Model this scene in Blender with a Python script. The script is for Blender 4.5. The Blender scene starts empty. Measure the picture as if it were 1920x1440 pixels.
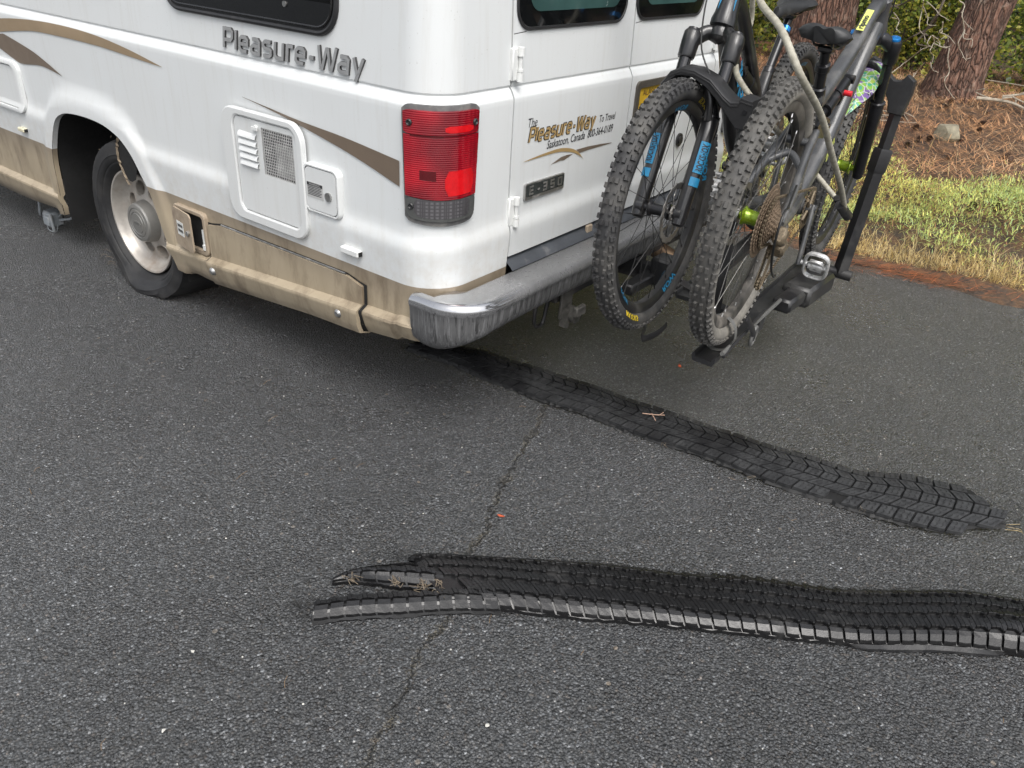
import bpy, bmesh, math, random
import numpy as np
from mathutils import Vector, Matrix, geometry
random.seed(7); rng = np.random.default_rng(7)
sc = bpy.context.scene
COL = sc.collection
PI = math.pi
# ------------------------------------------------------------ camera
cd = bpy.data.cameras.new('camera'); cam = bpy.data.objects.new('camera', cd); COL.objects.link(cam)
cr, cu, cf = Vector((.6090,-.7908,.0570)), Vector((.3670,.3450,.8640)), Vector((.7030,.5050,-.5010))
cf.normalize(); cr = (cr-cf*cr.dot(cf)).normalized(); cu = cr.cross(cf)
cam.matrix_world = Matrix(((cr.x,cu.x,-cf.x,-1.565),(cr.y,cu.y,-cf.y,-1.4215),(cr.z,cu.z,-cf.z,1.4228),(0,0,0,1)))
cd.sensor_width = 36; cd.lens = 1476.04/1920*36; cd.clip_start = .05; cd.clip_end = 600
sc.camera = cam
# ------------------------------------------------------------ sky, sun, exposure
SUN_EL, SUN_AZ = math.radians(58), math.radians(215)      # azimuth measured clockwise from +Y
wd = bpy.data.worlds.new('World'); sc.world = wd; wd.use_nodes = True
wn = wd.node_tree; wn.nodes.clear()
sky = wn.nodes.new('ShaderNodeTexSky'); sky.sky_type = 'NISHITA'; sky.sun_disc = False
sky.sun_elevation = SUN_EL; sky.sun_rotation = SUN_AZ; sky.air_density = 1.0; sky.dust_density = 5.0; sky.ozone_density = 1.0
hs = wn.nodes.new('ShaderNodeHueSaturation'); hs.inputs['Saturation'].default_value = .30
bg = wn.nodes.new('ShaderNodeBackground'); bg.inputs['Strength'].default_value = .15
wo = wn.nodes.new('ShaderNodeOutputWorld')
wn.links.new(sky.outputs[0], hs.inputs['Color']); wn.links.new(hs.outputs[0], bg.inputs[0]); wn.links.new(bg.outputs[0], wo.inputs[0])
sd = bpy.data.lights.new('sun', 'SUN'); sd.energy = .8; sd.angle = math.radians(35); sd.color = (1,.985,.96)
sun = bpy.data.objects.new('sun', sd); COL.objects.link(sun)
dv = Vector((math.sin(SUN_AZ)*math.cos(SUN_EL), math.cos(SUN_AZ)*math.cos(SUN_EL), math.sin(SUN_EL)))
sun.rotation_euler = dv.to_track_quat('Z','Y').to_euler(); sun.location = dv*30
sc.view_settings.view_transform = 'Standard'; sc.view_settings.look = 'None'; sc.view_settings.gamma = 1
sc.view_settings.exposure = .76
# ------------------------------------------------------------ materials
def newmat(name):
    m = bpy.data.materials.new(name); m.use_nodes = True
    nt = m.node_tree; return m, nt, nt.nodes['Principled BSDF']
def N(nt, t, **k):
    n = nt.nodes.new(t)
    for a, b in k.items(): setattr(n, a, b)
    return n
def objco(nt, scale=(1,1,1), rot=(0,0,0)):
    tc = N(nt,'ShaderNodeTexCoord'); mp = N(nt,'ShaderNodeMapping'); mp.inputs['Scale'].default_value = scale; mp.inputs['Rotation'].default_value = rot
    nt.links.new(tc.outputs['Object'], mp.inputs[0]); return mp.outputs[0]
def noise(nt, vec, scale, detail=4, rough=.6, dist=0):
    n = N(nt,'ShaderNodeTexNoise'); n.inputs['Scale'].default_value = scale; n.inputs['Detail'].default_value = detail
    n.inputs['Roughness'].default_value = rough; n.inputs['Distortion'].default_value = dist
    nt.links.new(vec, n.inputs['Vector']); return n.outputs['Fac']
def ramp(nt, fac, stops, interp='LINEAR'):
    r = N(nt,'ShaderNodeValToRGB'); r.color_ramp.interpolation = interp
    el = r.color_ramp.elements
    while len(el) < len(stops): el.new(.5)
    for e, (p, c) in zip(el, stops):
        e.position = p; e.color = (c[0],c[1],c[2],1) if hasattr(c,'__len__') else (c,c,c,1)
    nt.links.new(fac, r.inputs[0]); return r.outputs[0]
def mixc(nt, fac, a, b, mode='MIX'):
    m = N(nt,'ShaderNodeMix', data_type='RGBA', blend_type=mode)
    for s, v in ((m.inputs[0],fac),(m.inputs[6],a),(m.inputs[7],b)):
        if hasattr(v,'is_linked'): nt.links.new(v, s)
        elif hasattr(v,'__len__'): s.default_value = (*v,1) if len(v)==3 else v
        else: s.default_value = v
    return m.outputs[2]
def math_(nt, op, a, b=None, c=None):
    m = N(nt,'ShaderNodeMath', operation=op)
    for i, v in enumerate((a,b,c)):
        if v is None: continue
        if hasattr(v,'is_linked'): nt.links.new(v, m.inputs[i])
        else: m.inputs[i].default_value = v
    return m.outputs[0]
def bump(nt, b, h, strength, dist=.002):
    n = N(nt,'ShaderNodeBump'); n.inputs['Strength'].default_value = strength; n.inputs['Distance'].default_value = dist
    nt.links.new(h, n.inputs['Height']); nt.links.new(n.outputs[0], b.inputs['Normal']); return n
def M(name, col, rough=.5, metal=0, var=.25, vs=30, bmp=0, bs=200, coat=0, dirt=None, ds=8, dlo=.5, dhi=.75, stretch=(1,1,1), bdist=.001):
    m, nt, b = newmat(name); v = objco(nt); vd = objco(nt, stretch)
    f = noise(nt, v, vs)
    lo = tuple(c*(1-var) for c in col); hi = tuple(min(1,c*(1+var)) for c in col)
    c = ramp(nt, f, [(.3,lo),(.7,hi)])
    r = None
    if dirt is not None:
        g = ramp(nt, noise(nt, vd, ds, 6, .65), [(dlo,0),(dhi,1)])
        c = mixc(nt, g, c, dirt); r = math_(nt,'MULTIPLY_ADD', g, .8-rough, rough)
        if metal: nt.links.new(math_(nt,'MULTIPLY_ADD', g, -metal*.9, metal), b.inputs['Metallic'])
    nt.links.new(c, b.inputs['Base Color'])
    if r is not None: nt.links.new(r, b.inputs['Roughness'])
    else: nt.links.new(ramp(nt, noise(nt, v, vs*2.3), [(.3,max(0,rough-.08)),(.7,min(1,rough+.08))]), b.inputs['Roughness'])
    if not (metal and dirt is not None): b.inputs['Metallic'].default_value = metal
    b.inputs['Coat Weight'].default_value = coat; b.inputs['Coat Roughness'].default_value = .08
    if bmp: bump(nt, b, noise(nt, v, bs), bmp, bdist)
    return m
# ------------------------------------------------------------ mesh builder
class MB:
    def __init__(s): s.v=[]; s.f=[]; s.m=[]
    def add(s, vs, fs, mi=0):
        o=len(s.v); s.v += [tuple(p) for p in vs]; s.f += [tuple(i+o for i in f) for f in fs]; s.m += [mi]*len(fs); return s
    def box(s, c, d, rot=None, mi=0, bev=0):
        x,y,z = d[0]/2,d[1]/2,d[2]/2
        if bev:
            k=min(bev,x*.9,y*.9,z*.9); P=[]
            for sx in(-1,1):
                for sy in(-1,1):
                    for sz in(-1,1):
                        P += [(sx*(x-k),sy*(y-k),sz*z),(sx*(x-k),sy*y,sz*(z-k)),(sx*x,sy*(y-k),sz*(z-k))]
            bm=bmesh.new(); [bm.verts.new(p) for p in P]; bmesh.ops.convex_hull(bm,input=bm.verts); bm.verts.index_update()
            P=[v.co.copy() for v in bm.verts]; F=[tuple(v.index for v in f.verts) for f in bm.faces]; bm.free()
        else:
            P=[(-x,-y,-z),(x,-y,-z),(x,y,-z),(-x,y,-z),(-x,-y,z),(x,-y,z),(x,y,z),(-x,y,z)]
            F=[(3,2,1,0),(4,5,6,7),(0,1,5,4),(1,2,6,5),(2,3,7,6),(3,0,4,7)]
        R = rot if rot is not None else Matrix.Identity(3)
        return s.add([R@Vector(p)+Vector(c) for p in P], F, mi)
    def tube(s, path, r, n=10, mi=0, cap=True, flat=1.0, up=None):
        P=[Vector(p) for p in path]; k=len(P); rs=r if hasattr(r,'__len__') else [r]*k
        t0=(P[1]-P[0]).normalized(); a=Vector(up) if up else Vector((0,0,1)) if abs(t0.z)<.9 else Vector((1,0,0))
        vs=[]
        for i in range(k):
            t=(P[min(i+1,k-1)]-P[max(i-1,0)])
            if t.length<1e-9: t=t0
            t.normalize(); a=(a-t*a.dot(t))
            if a.length<1e-6: a=t.orthogonal()
            a.normalize(); b=t.cross(a)
            for j in range(n):
                an=2*PI*j/n; vs.append(P[i]+(a*math.cos(an)*flat+b*math.sin(an))*rs[i])
        fs=[(i*n+j,i*n+(j+1)%n,(i+1)*n+(j+1)%n,(i+1)*n+j) for i in range(k-1) for j in range(n)]
        if cap: fs += [tuple(range(n-1,-1,-1)), tuple((k-1)*n+j for j in range(n))]
        return s.add(vs,fs,mi)
    def lathe(s, prof, c=(0,0,0), ax=(0,1,0), n=48, mi=0, close=False, ref=None):
        A=Vector(ax).normalized(); e=Vector(ref) if ref else A.orthogonal(); e=(e-A*e.dot(A)).normalized(); g=A.cross(e); C=Vector(c)
        vs=[C+A*h+(e*math.cos(2*PI*j/n)+g*math.sin(2*PI*j/n))*r for (r,h) in prof for j in range(n)]
        k=len(prof); L=k if close else k-1
        fs=[(i*n+j,i*n+(j+1)%n,((i+1)%k)*n+(j+1)%n,((i+1)%k)*n+j) for i in range(L) for j in range(n)]
        return s.add(vs,fs,mi)
    def disc(s, c, ax, r, h, n=24, mi=0):
        return s.lathe([(1e-4,-h/2),(r,-h/2),(r,h/2),(1e-4,h/2)], c, ax, n, mi)
    def poly(s, pts, fn, h=0.0, mi=0, h0=0.0):
        """2-D outline mapped by fn(a,b,h); optional thickness h (from h0)"""
        pts=[tuple(p) for p in pts]
        area=sum(pts[i][0]*pts[(i+1)%len(pts)][1]-pts[(i+1)%len(pts)][0]*pts[i][1] for i in range(len(pts)))
        if area<0: pts=pts[::-1]
        tri=geometry.tessellate_polygon([[Vector((p[0],p[1],0)) for p in pts]])
        k=len(pts); top=[fn(p[0],p[1],h0+h) for p in pts]
        if h:
            bot=[fn(p[0],p[1],h0) for p in pts]
            s.add(top+bot, [tuple(t) for t in tri]+[(k+i,k+(i+1)%k,(i+1)%k,i) for i in range(k)], mi)
        else: s.add(top,[tuple(t) for t in tri],mi)
        return s
    def grid(s, rows, mi=0, wrap=False):
        nr=len(rows); nc=len(rows[0]); vs=[p for r in rows for p in r]
        fs=[(i*nc+j,i*nc+(j+1)%nc,(i+1)*nc+(j+1)%nc,(i+1)*nc+j) for i in range(nr-1) for j in range(nc if wrap else nc-1)]
        return s.add(vs,fs,mi)
    def build(s, name, mats, parent=None, smooth=False, angle=40, loc=None, weld=0, normals=True):
        me=bpy.data.meshes.new(name); me.from_pydata([tuple(v) for v in s.v],[],s.f)
        mats = mats if isinstance(mats,(list,tuple)) else [mats]
        for m in mats: me.materials.append(m)
        if len(mats)>1: me.polygons.foreach_set('material_index', s.m)
        bm=bmesh.new(); bm.from_mesh(me)
        if weld:
            bmesh.ops.remove_doubles(bm,verts=bm.verts,dist=weld); bmesh.ops.dissolve_degenerate(bm,edges=bm.edges,dist=weld*.5)
        if normals: bmesh.ops.recalc_face_normals(bm,faces=bm.faces)
        if smooth:
            ca=math.radians(angle)
            for f in bm.faces: f.smooth=True
            for e in bm.edges:
                if len(e.link_faces)==2 and e.calc_face_angle(0)>ca: e.smooth=False
        bm.to_mesh(me); bm.free()
        o=bpy.data.objects.new(name,me); COL.objects.link(o)
        if parent is not None:
            o.parent=parent
            wl=Vector(parent.get('wl',(0,0,0))) if parent.get('W') else None
            if wl is not None and not parent.get('isw'): o.location=-wl
            if parent.get('W'): o['W']=1; o['isw']=1
        return o
TMP=[]
def tag(o,label=None,cat=None,group=None,kind=None):
    for k,v in (('label',label),('category',cat),('group',group),('kind',kind)):
        if v: o[k]=v
    return o
def empty(name,loc=(0,0,0),label=None,cat=None,group=None,world=False):
    o=bpy.data.objects.new(name,None); COL.objects.link(o); o.location=loc; o.empty_display_size=.1
    if world: o['W']=1; o['wl']=tuple(loc)
    TMP.append(o); return tag(o,label,cat,group)
def resample(pts,n):
    P=np.array(pts,float); d=np.r_[0,np.cumsum(np.linalg.norm(np.diff(P,axis=0),axis=1))]
    t=np.linspace(0,d[-1],n); return np.stack([np.interp(t,d,P[:,i]) for i in range(P.shape[1])],1)
def smoothpath(pts,n=40):
    P=[Vector(p) for p in pts]; out=[]; k=len(P)
    for i in range(k-1):
        p0,p1,p2,p3=P[max(i-1,0)],P[i],P[i+1],P[min(i+2,k-1)]
        m=max(2,n//(k-1))
        for j in range(m):
            t=j/m; out.append(.5*((2*p1)+(p2-p0)*t+(2*p0-5*p1+4*p2-p3)*t*t+(3*p1-p0-3*p2+p3)*t**3))
    return out+[P[-1]]
def rrect(x0,y0,x1,y1,r,n=6):
    o=[]
    for cx,cy,a in ((x1-r,y1-r,0),(x0+r,y1-r,PI/2),(x0+r,y0+r,PI),(x1-r,y0+r,1.5*PI)):
        o+=[(cx+r*math.cos(a+PI/2*i/n),cy+r*math.sin(a+PI/2*i/n)) for i in range(n+1)]
    return o
def text_tris(s,size,shear=0,align='LEFT',space=1.0,bold=0.0):
    cu_=bpy.data.curves.new('t','FONT'); cu_.body=s; cu_.size=size; cu_.shear=shear; cu_.align_x=align; cu_.space_character=space; cu_.resolution_u=3; cu_.offset=bold
    o=bpy.data.objects.new('t',cu_); me=o.to_mesh(); V=[tuple(v.co[:2]) for v in me.vertices]; F=[tuple(p.vertices) for p in me.polygons]
    o.to_mesh_clear(); bpy.data.objects.remove(o); bpy.data.curves.remove(cu_); return V,F
def put_text(mb,s,size,fn,shear=0,align='LEFT',h=.001,mi=0,sx=1,space=1.0,bold=0.0):
    V,F=text_tris(s,size,shear,align,space,bold)
    return mb.add([fn(x*sx,y,h) for x,y in V],F,mi)
# stroke lettering (centre lines on a cap height of 1)
GL={'P':([[(0,0),(0,1),(.5,1),(.62,.86),(.62,.58),(.5,.43),(.08,.43)]],.78),'l':([[(0,0),(0,1.0)]],.2),
'e':([[(.5,0),(.12,0),(0,.13),(0,.6),(.12,.73),(.42,.73),(.54,.6),(.54,.37),(.08,.37)]],.74),
'a':([[(.05,.73),(.42,.73),(.54,.6),(.54,0),(.12,0),(0,.1),(0,.3),(.12,.41),(.46,.41)]],.74),
's':([[(.5,.73),(.1,.73),(0,.62),(0,.48),(.1,.38),(.42,.38),(.52,.28),(.52,.1),(.42,0),(0,0)]],.7),
'u':([[(0,.8),(0,.13),(.12,0),(.46,0)],[(.54,.8),(.54,-.07)]],.74),'r':([[(0,-.07),(0,.73),(.36,.73)]],.46),
'-':([[(0,.38),(.3,.38)]],.46),'W':([[(0,1.07),(.2,0),(.3,0),(.5,.92),(.6,.92),(.78,0),(.88,0),(1.1,1.07)]],1.2),
'y':([[(0,.8),(.26,.02)],[(.56,.8),(.17,-.32)]],.7),
'E':([[(.5,1),(0,1),(0,0),(.5,0)],[(.08,.5),(.45,.5)]],.72),'3':([[(0,1),(.5,1),(.5,0),(0,0)],[(.05,.5),(.42,.5)]],.72),
'5':([[(.5,1),(0,1),(0,.52),(.5,.52),(.5,0),(0,0)]],.72),'0':([[(0,.0),(0,1),(.5,1),(.5,0),(.08,0)]],.72)}
def stroke_text(mb,s,H,th,fn,shear=.12,h=.002,mi=0,h0=0.0,spread=1.0,xs=1.0,ts=None):
    x=0
    for ch in s:
        pl,adv=GL[ch]
        for q,line in enumerate(pl):
            P=[Vector((p[0]*xs,p[1])) for p in line]; k=len(P); L=[];Rr=[]
            for i in range(k):
                d0=(P[i]-P[i-1]).normalized() if i else (P[1]-P[0]).normalized()
                d1=(P[i+1]-P[i]).normalized() if i<k-1 else d0
                n0=Vector((-d0.y,d0.x)); n1=Vector((-d1.y,d1.x)); m=(n0+n1); m.normalize()
                w=th/2/max(.35,m.dot(n0)); L.append(P[i]+m*w); Rr.append(P[i]-m*w)
            A=[((x+p.x)*H+shear*p.y*H,p.y*H) for p in L]; B=[((x+p.x)*H+shear*p.y*H,p.y*H) for p in Rr]
            e=h+.0003*q
            T=[fn(a,b,h0+e) for a,b in A]+[fn(a,b,h0+e) for a,b in B]; Bo=[fn(a,b,h0) for a,b in A]+[fn(a,b,h0) for a,b in B]
            F=[(i,i+1,k+i+1,k+i) for i in range(k-1)]
            S_=[(2*k+i,2*k+i+1,i+1,i) for i in range(k-1)]+[(k+i,k+i+1,3*k+i+1,3*k+i) for i in range(k-1)]+[(0,k,3*k,2*k),(k-1,3*k-1,4*k-1,2*k-1)]
            mb.add(T+Bo,F,mi); mb.add(T+Bo,S_,mi+1 if mi==0 else mi)
        x+=(adv+(ts or th)*.62)*spread*xs
    return x*H
# ------------------------------------------------------------ ground
def bank_h(x,y):
    t=np.clip((x-2.78)/3.6,0,1); h=.12*3.6*(t*t*(3-2*t)*.35+t*.65)
    return h+np.where(x>2.85,.018*np.sin(x*3.1+y*2.3)*np.sin(y*1.7-x)+.012*np.sin(7*x+5*y),0)*np.clip((x-2.8)*2,0,1)
def bh(x,y): return float(bank_h(np.array(x),np.array(y)))
# asphalt
ASPH,nt,b=newmat('wet_asphalt'); v=objco(nt)
vo=N(nt,'ShaderNodeTexVoronoi'); vo.inputs['Scale'].default_value=172; nt.links.new(v,vo.inputs['Vector'])
vo2=N(nt,'ShaderNodeTexVoronoi'); vo2.inputs['Scale'].default_value=290; nt.links.new(v,vo2.inputs['Vector'])
sp=N(nt,'ShaderNodeSeparateColor'); nt.links.new(vo.outputs['Color'],sp.inputs[0])
sp2=N(nt,'ShaderNodeSeparateColor'); nt.links.new(vo2.outputs['Color'],sp2.inputs[0])
stone=ramp(nt,sp.outputs[0],[(0,.055),(.5,.090),(.85,.137),(.96,.18),(.99,.26),(1,.44)])
fine=ramp(nt,sp2.outputs[0],[(0,.72),(.6,1.0),(.95,1.25),(1,1.7)])
c=mixc(nt,1,stone,fine,'MULTIPLY')
c=mixc(nt,1,c,ramp(nt,vo.outputs['Distance'],[(.0,1.12),(.3,1.0),(.6,.58)]),'MULTIPLY')      # bitumen between the stones
vo3=N(nt,'ShaderNodeTexVoronoi'); vo3.inputs['Scale'].default_value=52; nt.links.new(v,vo3.inputs['Vector']); sp3=N(nt,'ShaderNodeSeparateColor'); nt.links.new(vo3.outputs['Color'],sp3.inputs[0])
odd=math_(nt,'MULTIPLY',ramp(nt,sp3.outputs[0],[(.962,0),(.966,1)]),ramp(nt,vo3.outputs['Distance'],[(.26,1),(.36,0)]))      # the odd larger stone
c=mixc(nt,math_(nt,'MULTIPLY',odd,.85),c,ramp(nt,sp3.outputs[1],[(0,(.03,.03,.032)),(.5,(.07,.07,.072)),(.8,(.16,.15,.14)),(1,(.30,.24,.18))]))
tint=ramp(nt,sp.outputs[1],[(0,(.93,.98,1.03)),(.6,(.97,1,1.03)),(.93,(1.0,1.0,.98)),(1,(1.12,.98,.88))]); c=mixc(nt,1,c,tint,'MULTIPLY')
big=ramp(nt,noise(nt,v,.9,5,.6),[(.3,.82),(.7,1.18)]); c=mixc(nt,1,c,big,'MULTIPLY')
# crack: a wandering line in road coordinates, with pale grit washed into it
sx=N(nt,'ShaderNodeSeparateXYZ'); nt.links.new(v,sx.inputs[0])
X,Y=sx.outputs[0],sx.outputs[1]
wob=math_(nt,'MULTIPLY_ADD',noise(nt,v,5,6,.7),.16,-.08)
wob2=math_(nt,'MULTIPLY_ADD',noise(nt,v,45,3,.6),.03,-.015)
cl=math_(nt,'SUBTRACT',Y,math_(nt,'MULTIPLY_ADD',X,.40,-.315)); cl=math_(nt,'ADD',math_(nt,'ADD',cl,wob),wob2)
ca=math_(nt,'ABSOLUTE',cl)
inx=math_(nt,'MULTIPLY',math_(nt,'LESS_THAN',X,.5),math_(nt,'GREATER_THAN',X,-3))
patchy=ramp(nt,noise(nt,v,9,3,.6),[(.38,0),(.55,1)])
grit=math_(nt,'MULTIPLY',math_(nt,'MULTIPLY',ramp(nt,ca,[(.0,.6),(.008,.45),(.015,0)]),inx),math_(nt,'MULTIPLY',patchy,math_(nt,'GREATER_THAN',sp2.outputs[1],.45)))
c=mixc(nt,grit,c,mixc(nt,sp2.outputs[2],(.10,.09,.07),(.33,.29,.21)))
crk=math_(nt,'MULTIPLY',ramp(nt,ca,[(0,.8),(.002,.8),(.005,0)]),inx); c=mixc(nt,math_(nt,'MULTIPLY',crk,.62),c,(.012,.012,.012))
nt.links.new(c,b.inputs['Base Color'])
wet=ramp(nt,noise(nt,v,1.6,5,.62),[(.35,.24),(.65,.34)]); nt.links.new(wet,b.inputs['Roughness']); b.inputs['Specular IOR Level'].default_value=.85
hgt=math_(nt,'ADD',math_(nt,'MULTIPLY',vo.outputs['Distance'],-1.0),math_(nt,'MULTIPLY',noise(nt,v,160,3,.7),1.3))
hgt=math_(nt,'ADD',hgt,math_(nt,'MULTIPLY',sp.outputs[2],.7)); hgt=math_(nt,'SUBTRACT',hgt,math_(nt,'MULTIPLY',crk,2.0))
bump(nt,b,hgt,1.0,.0080)
# soil under the verge
SOIL=M('needle_soil',(.05,.036,.026),.9,0,.5,6,.8,60,bdist=.02,dirt=(.13,.072,.036),ds=14,dlo=.42,dhi=.62)
xs=np.r_[np.linspace(-60,2.6,24),np.linspace(2.7,8,80),np.linspace(8.4,200,30)]; ys=np.r_[np.linspace(-150,-4,20),np.linspace(-3.9,4,80),np.linspace(4.4,150,20)]
g=MB(); g.grid([[(x,y,(-.02 if x<2.65 else bh(x,y)-.004)) for x in xs] for y in ys])
tag(g.build('ground',SOIL,smooth=True),kind='structure')
edge=[(2.70+.03*math.sin(y*2.3)+.025*math.sin(y*7.1+1)+.018*math.sin(y*17)) for y in np.linspace(-60,60,1600)]
ey=np.linspace(-60,60,1600)
rd=MB(); rd.grid([[(-60,y,0),(-4,y,0),(0,y,0),(2.3,y,0),(e-.02,y,.0),(e+.02,y,-.012)] for y,e in zip(ey,edge)])
tag(rd.build('road',ASPH),kind='structure')
# ------------------------------------------------------------ van materials
RUB=M('tyre_rubber',(.017,.017,.018),.55,0,.3,40,.3,300,dirt=(.045,.043,.040),ds=9,dlo=.45,dhi=.8)
BLACKP=M('black_plastic',(.018,.018,.019),.45,0,.2,60,.25,500,dirt=(.06,.058,.055),ds=14,dlo=.55,dhi=.85)
DARK=M('dark_underbody',(.008,.008,.008),.85,0,.3,20)
GLASS=M('dark_window_glass',(.004,.0045,.005),.04,0,.1,5)
TEAL=M('tinted_window_glass',(.035,.075,.07),.05,0,.35,4,dirt=(.16,.2,.19),ds=7,dlo=.66,dhi=.7)
STEEL=M('worn_steel',(.42,.42,.41),.35,.9,.2,50,dirt=(.16,.14,.12),ds=25,dlo=.5,dhi=.75)
TANT=M('tan_decal',(.27,.20,.125),.4,0,.06,8)
BRNT=M('brown_decal',(.15,.115,.085),.4,0,.06,8)
INK=M('black_lettering',(.02,.02,.022),.5,0,.1,8)
GOLD=M('gold_lettering',(.36,.25,.11),.4,0,.08,8)
LETR=M('grey_letter_face',(.33,.335,.335),.35,.3,.12,40)
LETS=M('dark_letter_side',(.045,.045,.045),.5,0,.1,40)
STICK=M('grey_sticker',(.45,.45,.44),.6,0,.1,40)
WHTP=M('white_plastic',(.66,.67,.655),.45,0,.06,20,dirt=(.42,.40,.35),ds=18,dlo=.6,dhi=.85)
MARK=M('yellowed_marker_lens',(.62,.58,.42),.3,0,.1,30)
def paint(name,two=True,col=(.645,.665,.665)):
    m,nt,b=newmat(name); v=objco(nt)
    st=ramp(nt,noise(nt,objco(nt,(9,9,.7)),4,6,.65),[(.52,0),(.78,.40)])        # faint rain streaks of road film
    sp_=ramp(nt,noise(nt,v,140,2,.5),[(.70,0),(.76,.7)])
    cl=ramp(nt,noise(nt,v,2.2,5,.6),[(.35,0),(.75,.3)])
    c=mixc(nt,st,col,(.50,.49,.45)); c=mixc(nt,cl,c,(.60,.60,.58)); 
    if two:
        s=N(nt,'ShaderNodeSeparateXYZ'); nt.links.new(v,s.inputs[0]); z=s.outputs[2]
        low=ramp(nt,z,[(.48,.5),(.70,.0)]); low2=math_(nt,'MULTIPLY',low,ramp(nt,noise(nt,v,26,5,.7),[(.4,0),(.7,1)]))
        c=mixc(nt,low2,c,(.50,.46,.40)); 
    c=mixc(nt,math_(nt,'MULTIPLY',sp_,.5),c,(.30,.28,.25))
    if two:
        tn=ramp(nt,noise(nt,objco(nt,(3,3,.8)),3,6,.65),[(.3,(.31,.256,.178)),(.7,(.37,.308,.22))])
        tn=mixc(nt,ramp(nt,z,[(.40,0),(.5,.8)]),tn,(.235,.193,.146))
        tn=mixc(nt,math_(nt,'MULTIPLY',ramp(nt,noise(nt,objco(nt,(11,11,3.5)),1,6,.7),[(.48,0),(.68,1)]),.75),tn,(.14,.105,.07))
        tn=mixc(nt,ramp(nt,z,[(.17,.9),(.24,0)]),tn,(.10,.08,.06))
        t=math_(nt,'LESS_THAN',z,.487); c=mixc(nt,t,c,tn)
    nt.links.new(c,b.inputs['Base Color']); b.inputs['Roughness'].default_value=.42
    b.inputs['Coat Weight'].default_value=.22; b.inputs['Coat Roughness'].default_value=.10
    bump(nt,b,noise(nt,v,3.0,2,.4),.12,.01)
    return m
WHITE=paint('white_van_paint'); WHITEP=paint('white_door_paint',False); 
# ------------------------------------------------------------ van body surface
W,RC,LEN=2.02,.13,5.55
ARC=PI/2*RC
def base(s):
    """outline parameter: s<0 left side, 0..ARC corner, then rear, mirrored on the right"""
    SR=ARC+(W-2*RC)
    if s<0: return Vector((0,RC-s,0)),Vector((-1,0,0))
    if s<=ARC:
        a=s/RC; n=Vector((-math.cos(a),-math.sin(a),0)); return Vector((RC,RC,0))+n*RC,n
    if s<SR: return Vector((RC+s-ARC,0,0)),Vector((0,-1,0))
    if s<=SR+ARC:
        a=(s-SR)/RC; n=Vector((math.sin(a),-math.cos(a),0)); return Vector((W-RC,RC,0))+n*RC,n
    return Vector((W,RC+(s-SR-ARC),0)),Vector((1,0,0))
sy=lambda y: RC-y
sxr=lambda x: x-RC+ARC
def yof(s):
    SR=ARC+(W-2*RC)
    return RC-s if s<0 else (RC+(s-SR-ARC) if s>SR+ARC else .03)
def zb(s): y=yof(s); return float(np.interp(y,[0,.03,.29,1.14,1.3,2.2,2.6,6],[.30,.295,.262,.179,.182,.19,.163,.16]))
def zc(s): y=yof(s); return float(np.interp(y,[0,.03,.29,1.12,1.4,6],[.368,.366,.351,.285,.27,.27]))
KZ=[.44,.585,.60,.612,.64,.662,.985,.998,1.02,1.024,1.028,1.033,1.3,1.9,2.15,2.3,2.36,2.4]
KO=[-.004,-.013,-.013,-.011,-.002,0,.0,.001,.013,.018,.018,.0145,.024,.075,.17,.33,.6,.98]
ARCH=[(2.226,.10),(2.222,.30),(2.214,.435),(2.175,.533),(2.112,.621),(2.037,.660),(1.96,.673),(1.882,.678),(1.80,.678),(1.723,.672),(1.66,.658),(1.602,.635),(1.544,.588),(1.493,.518),(1.451,.455),(1.416,.355),(1.373,.245),(1.335,.17),(1.31,.10)]
AP=resample(smoothpath([(a,b_,0) for a,b_ in ARCH],90),240)[:,:2]
def archz(y):
    if y>AP[0,0] or y<AP[-1,0]: return 0
    return float(np.interp(y,AP[::-1,0],AP[::-1,1]))
def sst(a,b_,x): t=min(1,max(0,(x-a)/(b_-a))); return t*t*(3-2*t)
def off(s,z):
    b_,c=zb(s),zc(s)
    o=float(np.interp(z,[b_,b_+.012,b_+.04,c-.005,c+.003,c+.017]+[k for k in KZ if k>c+.03],[.035,-.004,-.020,-.032,-.030,-.004]+[o for k,o in zip(KZ,KO) if k>c+.03]))
    y=yof(s); side=s<0 or s>W
    if side and 1.1<y<2.4 and z<.85:
        d=float(np.min(np.hypot(AP[:,0]-y,AP[:,1]-z))); f=1-sst(.045,.10,d)
        o=o*(1-f)+min(o,-.020)*f
    if side and y>4.6: o+= .25*((y-4.6)/.95)**2*sst(.9,1.6,z)
    return o
def surf(s,z,e=0.0):
    p,n=base(s); q=p+n*(e-off(s,z)); q.z=z; return q
def side_fn(y0,z0,e0=0.0):
    """flat artwork on the left side: a runs towards the rear, b upwards"""
    return lambda a,b_,h: surf(sy(y0-a),z0+b_,h+e0)
def side_abs(e0=0.0): return lambda y,z,h: surf(sy(y),z,h+e0)
def rear_abs(e0=0.0): return lambda x,z,h: surf(sxr(x),z,h+e0)
def rear_fn(x0,z0,e0=0.0): return lambda a,b_,h: surf(sxr(x0+a),z0+b_,h+e0)
ZR=np.unique(np.r_[np.linspace(0,1,4)*0,np.arange(.44,.68,.010),np.arange(.68,.98,.03),np.arange(.98,1.04,.0033),np.arange(1.05,1.3,.05),np.arange(1.3,2.0,.08),[2.02,2.1,2.15,2.2,2.25,2.3,2.33,2.36,2.38,2.4]])
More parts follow.
